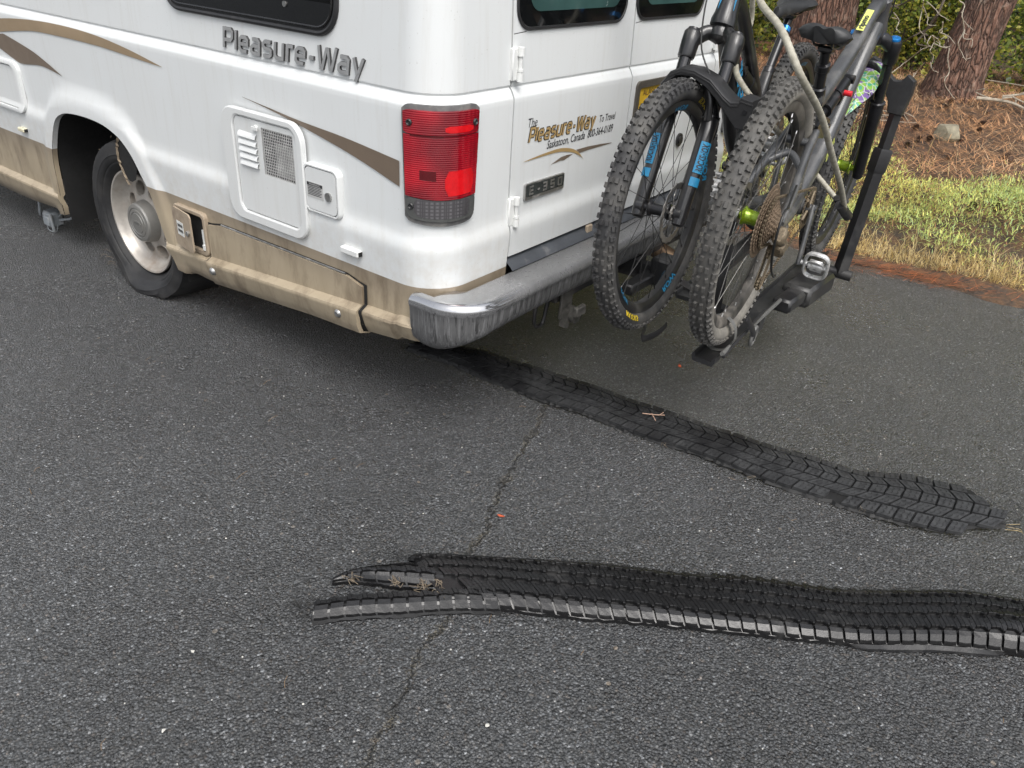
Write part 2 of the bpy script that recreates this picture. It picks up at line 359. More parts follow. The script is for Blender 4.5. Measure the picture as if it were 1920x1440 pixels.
def rows_for(s,zlo,zhi):
    b_,c=zb(s),zc(s)
    low=[b_,b_+.004,b_+.008,b_+.012,b_+.025,b_+.04,(b_+.04+c-.012)/2,c-.02,c-.012,c-.005,c-.001,c+.003,c+.010,c+.017,c+.030]
    low+=[c+.035+(0.436-c-.035)*t for t in (.33,.66)]
    return [z for z in low+list(ZR[ZR>0])]
van=empty('camper_van',(1.0,2.6,0),'dirty white and tan camper van stopped on the wet road with a shredded rear tyre','camper van',world=True)
S1,S2,S3=.333,1.012,1.69
ZD0,ZD1=.518,1.93
def body(smin,smax,cols,mid=None):
    pass
bd=MB()
def cols_side():
    ys=list(np.arange(5.55,2.45,-.12))+list(np.arange(2.43,2.235,-.02))+list(np.arange(2.232,2.10,-.0028))+list(np.arange(2.10,1.56,-.012))+list(np.arange(1.556,1.30,-.005))+list(np.arange(1.29,.13,-.02))
    return [RC-y for y in ys]
sl=cols_side()
left=sl+list(np.linspace(0,ARC,16))+list(np.linspace(ARC+.01,sxr(S1-.004),8))
mat_rows=[]
for s in left:
    y=yof(s); za=archz(y) if s<0 else 0; r=[]
    for z in rows_for(s,0,0):
        r.append(surf(s,max(z,za) if z<.8 else z))
    mat_rows.append(r)
bd.grid(mat_rows)
SR=ARC+(W-2*RC)
right=[sxr(S3+.004)]+list(np.linspace(sxr(S3+.05),SR,4))+list(np.linspace(SR+.012,SR+ARC,12))+[SR+ARC+ (y-RC) for y in np.linspace(.2,5.55,50)]
bd.grid([[surf(s,z) for z in rows_for(s,0,0)] for s in right])
# strip above and sill below the doors
for z0,z1 in ((ZD1+.004,2.4),):
    zz=[z for z in np.linspace(z0,z1,14)]
    bd.grid([[surf(s,z) for z in zz] for s in np.linspace(sxr(S1-.004),sxr(S3+.004),8)])
rt=[surf(s,2.4) for s in left]+[surf(s,2.4) for s in np.linspace(sxr(S1),sxr(S3),4)]+[surf(s,2.4) for s in right]
bd.add(rt,[tuple(range(len(rt)))])
# return of the arch lip (turned inwards)
lip=[]
for yy,zz in AP[4:-4]:
    s=sy(yy); p=surf(s,max(zz,zb(s))); lip.append([p+Vector((.0015,0,0)),p+Vector((.010,0,0)),p+Vector((.022,0,0))])
bd.grid(lip)
# seam returns at the rear door opening
for xx,sg in ((S1-.004,1),(S3+.004,-1)):
    bd.grid([[surf(sxr(xx),z),surf(sxr(xx),z,-.03)] for z in rows_for(sxr(xx),0,0)])
body_o=bd.build('body',WHITE,van,smooth=True,angle=32,weld=.0004)
sm=MB()
for xx in (S1-.0005,S2,S3+.0005): sm.grid([[surf(sxr(xx+d),z,-.010) for z in ZR if ZD0-.01<z<ZD1] for d in (-.012,.012)])
sm.build('seam_shade_strip',DARK,van)  # black strips added behind the door seams, standing in for the gap's shade
# dark chassis, floor and wheel housing
ch=MB()
ch.box((1.01,2.9,.40),(1.30,5.2,.12)); ch.box((1.01,.30,.40),(1.5,.5,.14)); ch.box((1.01,3.9,.36),(1.75,3.1,.2)); ch.box((1.01,.65,.4),(1.7,1.1,.16))
ch.box((1.01,1.0,1.1),(1.7,.02,1.5)) ; ch.box((1.01,.12,.75),(1.5,.02,.6))
ch.tube([(.35,1.66,.29),(1.67,1.66,.29)],.06,12)
ch.build('chassis',DARK,van)
wl=MB(); rim_=[(float(a),float(b_)) for a,b_ in AP[4:-4]]
wl.grid([[(.006,a,max(b_,.1)+.004),(.3,a,max(b_,.1)+.03),(.62,a,max(b_,.1)+.03)] for a,b_ in rim_])
wl.poly([(a,b_+.03) for a,b_ in rim_],lambda a,b_,h:(.62,a,b_))
wl.build('wheel_housing',DARK,van)
fl=MB(); pts=[(2.36,.13),(2.33,.42),(2.2,.46),(2.21,.15)]
fl.poly([(.09,.155),(.30,.15),(.31,.42),(.07,.44)],lambda a,b_,h:(a,2.235+h,b_),.006); fl.build('mud_flap',BLACKP,van)
# ------------------------------------------------------------ rear doors
def patch(mb,ss,zs,e,depth=.02,mi=0):
    R_=[[surf(s,z,e) for z in zs] for s in ss]; mb.grid(R_,mi)
    B=[R_[0],[r[-1] for r in R_],R_[-1][::-1],[r[0] for r in R_][::-1]]
    bs=[[(ss[0],z) for z in zs],[(s,zs[-1]) for s in ss],[(ss[-1],z) for z in zs[::-1]],[(s,zs[0]) for s in ss[::-1]]]
    for a,q in zip(B,bs): mb.grid([a,[surf(s,z,e-depth) for s,z in q]],mi)
zd=sorted(set([round(float(z),4) for z in ZR if ZD0<z<ZD1]+[ZD0,ZD1]))
for k,(x0,x1,lab) in enumerate(((S1+.003,S2-.004,'left rear door carrying the slogan lettering'),(S2+.004,S3-.003,'right rear door carrying the number plate'))):
    d=MB(); patch(d,[sxr(x) for x in np.linspace(x0,x1,12)],zd,0.0,.03)
    do=d.build('rear_door',WHITEP,van,smooth=True,angle=32); do['label']=lab
    wx0,wx1=(x0+.022,x1-.072) if k==0 else (x0+.02,x1-.16)
    if k==1: wx0,wx1=x0+.005+.0,x1-.17
    w=MB(); w.poly(rrect(wx0,1.182,wx1,1.72,.055),rear_abs(),.004,h0=.0015); wo_=w.build('window',BLACKP if False else GLASS,do)
    w=MB(); w.poly(rrect(wx0+.045,1.221,wx1-.035,1.69,.05),rear_abs(),.0008,h0=.0062); w.build('pane',TEAL,wo_)
    w=MB(); rr=rrect(wx0-.006,1.176,wx1+.006,1.726,.06,8); w.tube([surf(sxr(a),b_,.003) for a,b_ in rr+[rr[0]]],.0045,6); w.build('window_seal',BLACKP,wo_,smooth=True)
    # dirt seam below the glass
    w=MB(); w.tube([surf(sxr(x0+.004),1.166,-.0022),surf(sxr(wx0+.04),1.170,-.0022)],.003,5); w.build('panel_seam',BLACKP,do)
    for zz in (1.088,.662,1.72):
        h=MB(); xh=x0-.006 if k==0 else x1+.006; sg=1 if k==0 else -1
        h.box(surf(sxr(xh+sg*.012),zz,.004),(.034,.014,.088),bev=.003)
        cx=surf(sxr(xh+sg*.024),zz,.016); 
        for dz,l in ((-.034,.024),(.034,.024)): h.tube([cx+Vector((0,0,dz-l/2)),cx+Vector((0,0,dz+l/2))],.0105,12)
        h.tube([cx+Vector((0,0,-.03)),cx+Vector((0,0,.03))],.0058,10); h.tube([cx+Vector((0,0,-.02)),cx+Vector((0,0,-.012))],.009,10)
        h.build('hinge',WHTP,do,smooth=True)
    if k==0:
        # slogan: dark script, gold name with dark outline, two strokes under it
        t=MB(); t2_=MB(); t3_=MB(); put_text(t,'The',.038,rear_fn(.404,.906),.2,sx=.85); put_text(t2_,'To Travel',.034,rear_fn(.815,.868),.2,sx=.78,bold=.0003); put_text(t3_,'Saskatoon, Canada  800-364-0189',.036,rear_fn(.515,.8265),.2,sx=.80,bold=.0004)
        [q_.build('slogan_lettering',INK,do) for q_ in (t,t2_,t3_)]
        def nm(th,h0,mat,nme):
            q=MB(); L=stroke_text(q,'Pleasure-Way',.040,th,rear_fn(.417,.861),.2,.0005,h0=h0,ts=.2); q=MB(); stroke_text(q,'Pleasure-Way',.040,th,rear_fn(.417,.861),.2,.0005,h0=h0,ts=.2,xs=.378/L); q.build(nme,[mat,mat],do)
        nm(.30,.0006,INK,'lettering_outline'); nm(.17,.0018,GOLD,'name_lettering')
        sw=MB(); up=smoothpath([(.392,.806,0),(.46,.812,0),(.53,.816,0),(.59,.817,0),(.65,.808,0),(.70,.789,0),(.743,.755,0)],30); dn=smoothpath([(.743,.755,0),(.72,.770,0),(.675,.790,0),(.63,.800,0),(.58,.8065,0),(.5,.807,0),(.392,.805,0)],30)
        sw.poly([tuple(p[:2]) for p in up[:-1]+dn[:-1]],rear_abs(),0,h0=.0018); sw.build('gold_stroke',GOLD,do)
        sw=MB(); sw.poly([(.69,.797),(.76,.797),(.84,.793),(.917,.787),(.917,.785),(.82,.785),(.76,.785),(.712,.783)],rear_abs(),0,h0=.0014); sw.poly([(.545,.772),(.60,.787),(.635,.789),(.672,.786),(.62,.774),(.60,.776),(.57,.774)],rear_abs(),0,h0=.0014); sw.build('dark_stroke',BRNT,do)
        b_=MB(); b_.poly(rrect(.406,.683,.622,.735,.006),rear_abs(),.008,h0=.0,mi=0); bo=b_.build('badge',[STEEL,BLACKP],do)
        b_=MB(); b_.poly(rrect(.4115,.6935,.6175,.731,.004),rear_abs(),.0006,h0=.0085); stroke_text(b_,'E-350',.0235,.24,rear_fn(.428,.7005),.0,.0008,h0=.0095,spread=1.22,xs=1.62,mi=1,ts=.3)
        b_.build('badge_lettering',[M('badge_black',(.03,.035,.035),.3),STEEL],bo)
    else:
        p=MB(); ox=rrect(1.045,.795,1.372,.978,.02); ix=rrect(1.066,.812,1.351,.955,.012)
        for e0,e1,A_,B_ in ((.009,.009,ox,ix),(.009,-.012,ix,ix),(.0,.009,ox,ox)):
            p.grid([[surf(sxr(a),q,e0) for a,q in A_+[A_[0]]],[surf(sxr(a),q,e1) for a,q in B_+[B_[0]]]])
        po=p.build('plate_recess',M('plate_frame',(.07,.062,.05),.6,0,.2),do)
        p=MB(); p.poly(rrect(1.069,.815,1.348,.952,.012),rear_abs(),.001,h0=.0005); pl=p.build('number_plate',M('plate_yellow',(.60,.38,.03),.4,0,.1,30),do)
        p=MB(); put_text(p,'ALASKA',.032,rear_fn(1.10,.925,.001),0,h=.0015); put_text(p,'P',.09,rear_fn(1.085,.838,.001),0,h=.0015); p.build('plate_lettering',M('plate_ink',(.08,.04,.03),.5),pl)
        l=MB(); c=surf(sxr(1.456),.718,.0); l.disc(c,(0,1,0),.026,.014,24); l.disc(c+Vector((0,-.009,0)),(0,1,0),.016,.008,20); l.build('door_lock',BLACKP,do,smooth=True)
        h=MB(); h.box(surf(sxr(1.62),.80,.012),(.1,.022,.05),bev=.006); h.build('handle',BLACKP,do)
# ------------------------------------------------------------ tail lights
RED,nt,b=newmat('red_lens'); v=objco(nt)
rib=N(nt,'ShaderNodeTexWave',wave_type='BANDS',bands_direction='Z'); rib.inputs['Scale'].default_value=55; nt.links.new(v,rib.inputs['Vector'])
rb2=N(nt,'ShaderNodeTexWave',wave_type='BANDS',bands_direction='DIAGONAL'); rb2.inputs['Scale'].default_value=40; nt.links.new(objco(nt,(1,1,0)),rb2.inputs['Vector'])
cc=mixc(nt,ramp(nt,noise(nt,v,7,2,.4),[(.4,0),(.65,1)]),(.16,.002,.008),(.36,.003,.012))
nt.links.new(cc,b.inputs['Base Color']); b.inputs['Roughness'].default_value=.12; b.inputs['Coat Weight'].default_value=.6; b.inputs['Coat Roughness'].default_value=.04
bump(nt,b,math_(nt,'ADD',rib.outputs['Fac'],rb2.outputs['Fac']),.45,.0014)
RED2=M('painted_reflector_shine',(.55,.006,.010),.14,0,.2,30,.35,160,coat=.5); RED3=M('dark_red_lens',(.085,.003,.006),.1,0,.15,20,coat=.5)  # brighter red paints in the light a reflector behind the lens would return
CLR,nt,b=newmat('clear_ribbed_lens'); v=objco(nt); cells=N(nt,'ShaderNodeTexVoronoi',feature='F1',distance='CHEBYCHEV'); cells.inputs['Scale'].default_value=95; cells.inputs['Randomness'].default_value=0.0; nt.links.new(v,cells.inputs['Vector'])
nt.links.new(ramp(nt,cells.outputs['Distance'],[(.1,(.20,.195,.205)),(.5,(.085,.08,.085))]),b.inputs['Base Color']); b.inputs['Roughness'].default_value=.15; b.inputs['Metallic'].default_value=.45; b.inputs['Coat Weight'].default_value=.6
bump(nt,b,cells.outputs['Distance'],.4,.001)
BEZ=M('lamp_bezel',(.10,.10,.10),.5,0,.25,40,dirt=(.22,.21,.19),ds=22,dlo=.5,dhi=.75)
def taillight(mir):
    T=(lambda s:s) if not mir else (lambda s: SR+ARC-s)
    a0,a1=sy(.118),sxr(.170)
    def sp_(u,z): 
        sh=.004+.020*(1-(z-.69)/.316)*u*.7
        return a0+.006*(1-(z-.69)/.316)*(1-u)*1.5+(a1-a0-sh)*u
    def pnt(u,z,e): return surf(T(sp_(u,z)),z+ (.012*math.sin(PI*u)*-(1-(z-.69)/.316)),e)
    def slab(mb,u0,u1,z0,z1,e,dep,mi=0,n=22,r=.0):
        us=np.linspace(u0,u1,n); zz=np.linspace(z0,z1,14)
        R_=[]
        for u in us:
            du=min(u-u0,u1-u)/(u1-u0); k=r*max(0,1-du/.08)**2
            R_.append([pnt(u,z0+k+(z1-z0-2*k)*(q-z0)/(z1-z0),e) for q in zz])
        mb.grid(R_,mi)
        ring=R_[0]+[q[-1] for q in R_[1:]]+R_[-1][::-1][1:]+[q[0] for q in R_[::-1]][1:-1]
        us_=[(us[0],z) for z in zz]+[(u,zz[-1]) for u in us[1:]]+[(us[-1],z) for z in zz[::-1][1:]]+[(u,zz[0]) for u in us[::-1][1:-1]]
        low=[]
        for p_,(u,z) in zip(ring,us_):
            q=pnt(u,z,e-dep); q.z=p_.z; low.append(q)
        mb.grid([ring+[ring[0]],low+[low[0]]],mi)
    m=MB(); slab(m,0,1,.690,1.006,.010,.03,r=.012); lo=m.build('tail_light',BEZ,van,smooth=True,angle=30)
    m=MB(); slab(m,.035,.965,.933,.994,.0165,.012,mi=0,r=.005); slab(m,.035,.965,.765,.931,.0175,.012,mi=0); 
    slab(m,.215,.40,.816,.842,.0180,.0015,mi=2,n=6); 
    slab(m,.12,.48,.9285,.9312,.0185,.002,mi=2,n=6)
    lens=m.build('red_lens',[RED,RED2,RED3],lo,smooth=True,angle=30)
    m=MB(); slab(m,.50,.86,.940,.957,.0170,.0008,n=8,r=.004); lens2=m.build('reflector_shine_patch',RED2,lens,smooth=True)  # flat bright patches on the lens
    m=MB(); slab(m,.50,.90,.775,.842,.0180,.0008,n=10,r=.022); m.build('reflector_shine_patch',RED2,lens,smooth=True)
    m=MB(); slab(m,.17,.40,.846,.915,.0179,.0006,n=8); m.build('lens_panel',RED,lens,smooth=True)
    m=MB(); slab(m,.035,.965,.704,.763,.0165,.012,mi=0,r=.01); co=m.build('smoked_lens',M('smoked_lens_rim',(.07,.072,.07),.2,0,.2,30,coat=.4),lo,smooth=True,angle=30)
    m=MB(); slab(m,.14,.86,.713,.762,.0172,.0008,r=.012); m.build('clear_lens',CLR,co,smooth=True)
    for u,z in ((.11,.962),(.89,.962),(.10,.738)):
        m=MB(); p=pnt(u,z,.0172); q=base(T(sp_(u,z)))[1]; m.lathe([(1e-4,.001),(.004,.001),(.0065,.004),(.009,.0015),(.009,-.003)],p,q,16); m.build('screw',BLACKP,lo,smooth=True)
taillight(False); taillight(True)
# ------------------------------------------------------------ left side fittings
sa=side_abs()
m=MB(); m.poly(rrect(.385,1.14,1.205,1.66,.075,8),sa,.006,h0=.001); wo_=m.build('side_window',GLASS,van); 
rr=rrect(.381,1.136,1.209,1.664,.08,8); m=MB(); m.tube([surf(sy(a),b_,.004) for a,b_ in rr+[rr[0]]],.008,8); m.build('window_seal',BLACKP,wo_,smooth=True)
rr=rrect(.396,1.151,1.194,1.65,.068,8); m=MB(); m.tube([surf(sy(a),b_,.007) for a,b_ in rr+[rr[0]]],.004,6); m.build('window_frame',M('frame_black',(.012,.012,.012),.25),wo_,smooth=True)
m=MB(); m.disc(surf(sy(.594),1.198,.008),(1,0,0),.008,.006,12); m.build('latch_screw',STEEL,wo_)
m=MB(); m.poly(rrect(1.5,1.14,2.9,1.66,.075,8),sa,.006,h0=.001); m.build('side_window',GLASS,van)
# raised name
m=MB(); L=stroke_text(m,'Pleasure-Way',.055,.185,side_fn(.905,1.047),.13,.006,ts=.17)
m=MB(); stroke_text(m,'Pleasure-Way',.055,.185,side_fn(.905,1.047),.13,.007,ts=.17,xs=.640/L); m.build('name_lettering',[LETR,LETS],van)
def decal(up,dn,mat,name='stripe_decal',n=36,e=.0030):
    U=smoothpath([(a,b_,0) for a,b_ in up],n); D=smoothpath([(a,b_,0) for a,b_ in dn],n)
    q=MB(); k=60; U=resample(U,k); D=resample(D,k)
    q.grid([[surf(sy(p[0]),p[1],e) for p in U],[surf(sy((p[0]+r[0])/2),(p[1]+r[1])/2,e) for p,r in zip(U,D)],[surf(sy(p[0]),p[1],e) for p in D]])
    return q.build(name,mat,van,smooth=True)
decal([(.821,.912),(.70,.9005),(.556,.886),(.35,.872),(.133,.849)],[(.821,.911),(.70,.896),(.556,.873),(.326,.828),(.133,.777)],BRNT)
decal([(2.75,.93),(2.446,.974),(2.159,.997),(1.903,1.002),(1.675,.995),(1.468,.974),(1.261,.942)],[(2.75,.88),(2.478,.919),(2.2,.953),(2.006,.960),(1.69,.960),(1.476,.951),(1.261,.941)],TANT)
decal([(2.7,.93),(2.485,.912),(2.433,.914),(2.22,.877),(2.10,.843),(2.0,.809)],[(2.7,.89),(2.517,.852),(2.40,.822),(2.333,.812),(2.157,.826),(2.0,.808)],BRNT)
# equipment hatch with louvres and mesh, built as a flat moulded frame
def flat(x0,k=1.0,dy=0.0): return lambda y,z,h: Vector((x0-h,.768+(y-.768)*k+dy,z))
XH=-.008
FRM=paint('hatch_white',False,(.62,.635,.63))
m=MB(); o_=rrect(.556,.512,.980,.880,.062,8); i_=rrect(.588,.545,.914,.858,.035,8)
for (A_,e0,B_,e1) in ((o_,-.0,o_,.013),(o_,.013,[(a+(.768-a)*.02,b_+(.696-b_)*.02) for a,b_ in o_],.017),([(a+(.768-a)*.02,b_+(.696-b_)*.02) for a,b_ in o_],.017,[(a+(a-.751)*.03,b_+(b_-.7)*.03) for a,b_ in i_],.017),([(a+(a-.751)*.03,b_+(b_-.7)*.03) for a,b_ in i_],.017,i_,.014),(i_,.014,i_,.004)):
    m.grid([[flat(XH,.95,-.045)(a,b_,e0) for a,b_ in A_+[A_[0]]],[flat(XH,.95,-.045)(a,b_,e1) for a,b_ in B_+[B_[0]]]])
ho=m.build('vent_hatch',FRM,van,smooth=True,angle=50)
m=MB(); fl_=flat(XH,.95,-.045); mesh_r=(.606,.690,.766,.838)
m.poly(rrect(.592,.549,.605,.854,.004),fl_,.007,h0=.004); m.poly([(.605,.549),(.91,.549),(.91,.690),(.605,.690)],fl_,.007,h0=.004); m.poly([(.605,.838),(.91,.838),(.91,.854),(.605,.854)],fl_,.007,h0=.004); m.poly([(.766,.690),(.91,.690),(.91,.838),(.766,.838)],fl_,.007,h0=.004)
lid=m.build('hatch_lid',FRM,ho)
m=MB()
for i in range(5):
    z=.705+i*.0225; zz=z
    m.grid([[fl_(y,zz+.016,.0108),fl_(y,zz+.012,.017),fl_(y,zz,.021),fl_(y,zz-.002,.0108)] for y in (.79,.80,.875,.885)])
m.build('louvre',FRM,lid,smooth=True,angle=50)
m=MB(); m.poly([(.606,.690),(.766,.690),(.766,.838),(.606,.838)],fl_,0,h0=.0030); m.build('mesh_backing',DARK,lid)
m=MB(); 
for y0,y1,z0,z1 in ((.615,.705,.697,.80),): m.poly([(y0,z0),(y1,z0),(y1,z1),(y0,z1)],fl_,.001,h0=.0035)
m.build('heater_core',M('grey_core',(.30,.30,.29),.6),lid)
m=MB()
for i in range(17): z=.692+i*.0090; m.box(fl_(.686,z,.0095),(.0012,.16,.0021))
for i in range(18): y=.608+i*.0092; m.box(fl_(y,.764,.0105),(.0012,.0021,.148))
m.build('mesh_grille',M('mesh_grey',(.42,.42,.41),.5),lid)
m=MB(); m.disc(fl_(.79,.832,.012),(1,0,0),.009,.012,14); m.box(fl_(.785,.832,.022),(.004,.028,.01)); m.build('latch',WHTP,lid)
# small locker hatch
m=MB(); XH2=-.003; f2=flat(XH2,1.0,-.010); o_=rrect(.380,.620,.540,.772,.022,8)
m.grid([[f2(a,b_,-.01) for a,b_ in o_+[o_[0]]],[f2(a,b_,.012) for a,b_ in o_+[o_[0]]],[f2(a+(.46-a)*.05,b_+(.696-b_)*.05,.018) for a,b_ in o_+[o_[0]]],[f2(a+(.46-a)*.10,b_+(.696-b_)*.10,.018) for a,b_ in o_+[o_[0]]],[f2(a+(.46-a)*.11,b_+(.696-b_)*.11,.010) for a,b_ in o_+[o_[0]]]])
lo=m.build('locker_hatch',FRM,van,smooth=True,angle=40)
m=MB(); m.poly(rrect(.392,.631,.529,.761,.018),f2,.009,h0=.008); ld=m.build('hatch_lid',FRM,lo)
m=MB(); m.disc(f2(.425,.686,.019),(1,0,0),.0135,.008,18); m.box(f2(.425,.686,.0235),(.002,.003,.014)); m.build('lock',STEEL,ld,smooth=True)
m=MB(); m.poly(rrect(.450,.668,.524,.716,.002),f2,.0005,h0=.0175); so=m.build('warning_sticker',STICK,ld)
m=MB(); m.poly([(.452,.7045),(.522,.7045),(.522,.7145),(.452,.7145)],f2,.0003,h0=.0182); 
for i in range(6):
    z=.700-i*.0048; m.poly([(.455+random.random()*.02,z),(.519,z),(.519,z+.0022),(.455,z+.0022)],f2,.0003,h0=.0182)
m.build('sticker_print',INK,so)
m=MB(); put_text(m,'WARNING',.0105,lambda a,b_,h:f2(.487-a,.7062+b_,h),0,'CENTER',h=.0188); m.build('sticker_heading',STICK,so)
# fuel / outlet door at the picture's left edge
m=MB(); o_=rrect(2.372,.602,2.75,.812,.04,8)
m.grid([[sa(a,b_,.0) for a,b_ in o_+[o_[0]]],[sa(a,b_,.014) for a,b_ in o_+[o_[0]]],[sa(a+(2.56-a)*.06,b_+(.707-b_)*.08,.018) for a,b_ in o_+[o_[0]]],[sa(a+(2.56-a)*.14,b_+(.707-b_)*.15,.018) for a,b_ in o_+[o_[0]]],[sa(a+(2.56-a)*.15,b_+(.707-b_)*.16,.010) for a,b_ in o_+[o_[0]]]])
fo=m.build('side_hatch',FRM,van,smooth=True,angle=40)
m=MB(); m.poly(rrect(2.40,.622,2.72,.79,.02),sa,.010,h0=.002); m.build('hatch_lid',FRM,fo)
# markers
for y0,y1,z0,z1 in ((.290,.369,.525,.547),(2.42,2.475,.515,.533)):
    m=MB(); m.box(((surf(sy((y0+y1)/2),(z0+z1)/2,.008)).x,(y0+y1)/2,(z0+z1)/2),(.022,y1-y0,z1-z0),bev=.004); mo=m.build('side_marker',WHTP if y0<1 else MARK,van)
    m=MB(); m.box((surf(sy(y0),(z0+z1)/2,.008).x,y0-.001,(z0+z1)/2),(.014,.003,.013)); m.build('end_plug',DARK,mo)
# storage locker door in the skirt
PAN=WHITE
def skirt_door(y0,y1,e,name,topf):
    d=MB(); ys_=np.linspace(y1,y0,26); rows=[]
    for y in ys_:
        s=sy(y); lo_,hi=zb(s)-.002,topf(y); c=zc(s)
        zz=[lo_,lo_+.006,lo_+.014,lo_+.03,lo_+.045,c-.022,c-.012,c-.005,c-.001,c+.003,c+.010,c+.017,c+.03]+list(np.linspace(c+.04,hi,5))
        rows.append([surf(s,z,e+.016*max(0,1-(y-.292)/.25)*max(0,min(1,(c-z)/.08))) for z in zz])
    d.grid(rows); ring=rows[0]+[r[-1] for r in rows[1:]]+rows[-1][::-1][1:]+[r[0] for r in rows[::-1]][1:-1]
    d.grid([ring+[ring[0]],[p+Vector((.016,0,0)) for p in ring]+[ring[0]+Vector((.016,0,0))]])
    return d.build(name,PAN,van,smooth=True,angle=38)
top=lambda y: float(np.interp(y,[.29,.36,1.02,1.09],[.428,.446,.440,.425]))
so=skirt_door(.292,1.10,.012,'storage_door',top)
m=MB(); m.tube([surf(sy(.37),.449,.006),surf(sy(1.02),.443,.006)],.0035,6); m.build('hinge_strip',STEEL,so)
for y,z in ((1.066,.262),(.38,.318)):
    m=MB(); p=surf(sy(y),z,.012); m.lathe([(1e-4,.008),(.009,.010),(.0145,.005),(.016,0),(.016,-.006)],p,(-1,0,-.15),18); m.box(p+Vector((-.0085,0,0)),(.002,.012,.003)); m.build('bolt',STEEL,so,smooth=True)
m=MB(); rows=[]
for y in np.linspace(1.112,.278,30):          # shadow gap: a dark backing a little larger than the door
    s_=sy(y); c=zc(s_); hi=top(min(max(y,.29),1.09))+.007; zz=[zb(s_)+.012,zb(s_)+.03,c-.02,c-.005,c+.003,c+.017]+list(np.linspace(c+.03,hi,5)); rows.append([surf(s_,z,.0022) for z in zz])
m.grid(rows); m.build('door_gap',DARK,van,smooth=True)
# hook-up hatch standing ajar
m=MB(); o_=rrect(1.108,.300,1.306,.462,.02,6); i_=rrect(1.122,.314,1.292,.448,.014,6)
m.grid([[sa(a,b_,.0) for a,b_ in o_+[o_[0]]],[sa(a,b_,.014) for a,b_ in o_+[o_[0]]],[sa(a+(1.207-a)*.03,b_+(.381-b_)*.03,.017) for a,b_ in o_+[o_[0]]],[sa(a,b_,.017) for a,b_ in i_+[i_[0]]],[sa(a,b_,.001) for a,b_ in i_+[i_[0]]]])
TANP=M('tan_plastic',(.345,.28,.205),.45,0,.1,12,dirt=(.16,.12,.09),ds=12,dlo=.5,dhi=.8)
ho=m.build('hookup_hatch',TANP,van,smooth=True,angle=40)
m=MB(); m.poly([(1.12,.312),(1.294,.312),(1.294,.45),(1.12,.45)],sa,0,h0=.0022); m.build('hatch_recess',DARK,ho)
m=MB(); m.box(sa(1.135,.36,.006),(.01,.018,.07)); m.box(sa(1.132,.33,.010),(.016,.014,.02)); m.build('socket',WHTP,ho)
hp=surf(sy(1.300),.381,.019); ca_,sa_=math.cos(math.radians(9)),math.sin(math.radians(9))
def leaf_(a,b_,h): return hp+Vector((-(a*sa_+h*ca_),-(a*ca_-h*sa_),b_))
m=MB(); m.poly([(a,b_) for a,b_ in rrect(.0,-.074,.150,.074,.016)],leaf_,.006); ld=m.build('hatch_lid',TANP,ho)
m=MB(); m.disc(leaf_(.126,.0,.009),(1,0,0),.010,.010,16); m.build('lid_latch',STEEL,ld,smooth=True)
m=MB(); m.poly([(.03,-.028),(.085,-.028),(.085,.026),(.03,.026)],leaf_,.0006,h0=.0062); q=m.build('lid_sticker',M('pale_sticker',(.62,.63,.6),.6),ld)
m=MB()
for z in (.010,-.010):
    for i in range(5): m.poly([(.038+i*.0085,z-.005),(.0445+i*.0085,z-.005),(.0445+i*.0085,z+.006),(.038+i*.0085,z+.006)],leaf_,.0003,h0=.007)
m.build('sticker_print',LETS,q)
# ------------------------------------------------------------ bumper
CHR,nt,b=newmat('chrome_with_road_film'); v=objco(nt)
s=N(nt,'ShaderNodeSeparateXYZ'); nt.links.new(v,s.inputs[0])
zf=ramp(nt,s.outputs[2],[(.444,1),(.462,.0)])                       # film lies on the upright face, rain cleaned the roll-over
xf=ramp(nt,s.outputs[0],[(.06,.25),(.30,1)])
st=noise(nt,objco(nt,(34,34,1.6)),2.0,6,.7,.6); run=ramp(nt,st,[(.44,1),(.52,.88),(.60,.08),(.66,0)])
film=math_(nt,'MULTIPLY',math_(nt,'MAXIMUM',zf,math_(nt,'MULTIPLY',xf,.85)),math_(nt,'MULTIPLY_ADD',run,.35,.55)); 
film=math_(nt,'MULTIPLY',film,math_(nt,'MAXIMUM',zf,xf))
c=mixc(nt,film,(.56,.56,.57),mixc(nt,noise(nt,v,30,5,.7),(.045,.046,.047),(.125,.126,.125)))
dk=math_(nt,'MULTIPLY',ramp(nt,noise(nt,objco(nt,(46,46,2.2)),1.7,6,.7,.8),[(.52,0),(.60,1)]),math_(nt,'MULTIPLY_ADD',zf,.8,.1)); c=mixc(nt,math_(nt,'MULTIPLY',dk,.85),c,(.03,.03,.03))
nt.links.new(c,b.inputs['Base Color']); nt.links.new(math_(nt,'MULTIPLY_ADD',film,-.75,.97),b.inputs['Metallic']); nt.links.new(math_(nt,'MULTIPLY_ADD',film,.33,.10),b.inputs['Roughness'])
pth=[]
R2=.15
for y in (.075,.05,.02): pth.append((Vector((-.030,y,0)),Vector((-1,0,0))))
for i in range(13):
    a=PI/2*i/12; n=Vector((-math.cos(a),-math.sin(a),0)); pth.append((Vector((-.030+R2,-.0+0.0,0))+n*R2,n))
for x in np.linspace(.2,1.82,16): pth.append((Vector((float(x),-R2,0)),Vector((0,-1,0))))
for i in range(13):
    a=PI/2*i/12; n=Vector((math.sin(a),-math.cos(a),0)); pth.append((Vector((W+.03-R2,0,0))+n*R2,n))
pth.append((Vector((W+.03,.06,0)),Vector((1,0,0))))
prof=[(-.12,.474),(-.03,.480),(-.018,.4785),(-.008,.474),(-.001,.466),(.002,.457),(.0,.449),(-.003,.443),(-.004,.43),(-.006,.41),(-.010,.394),(-.018,.380),(-.035,.370),(-.055,.366)]
rows=[]
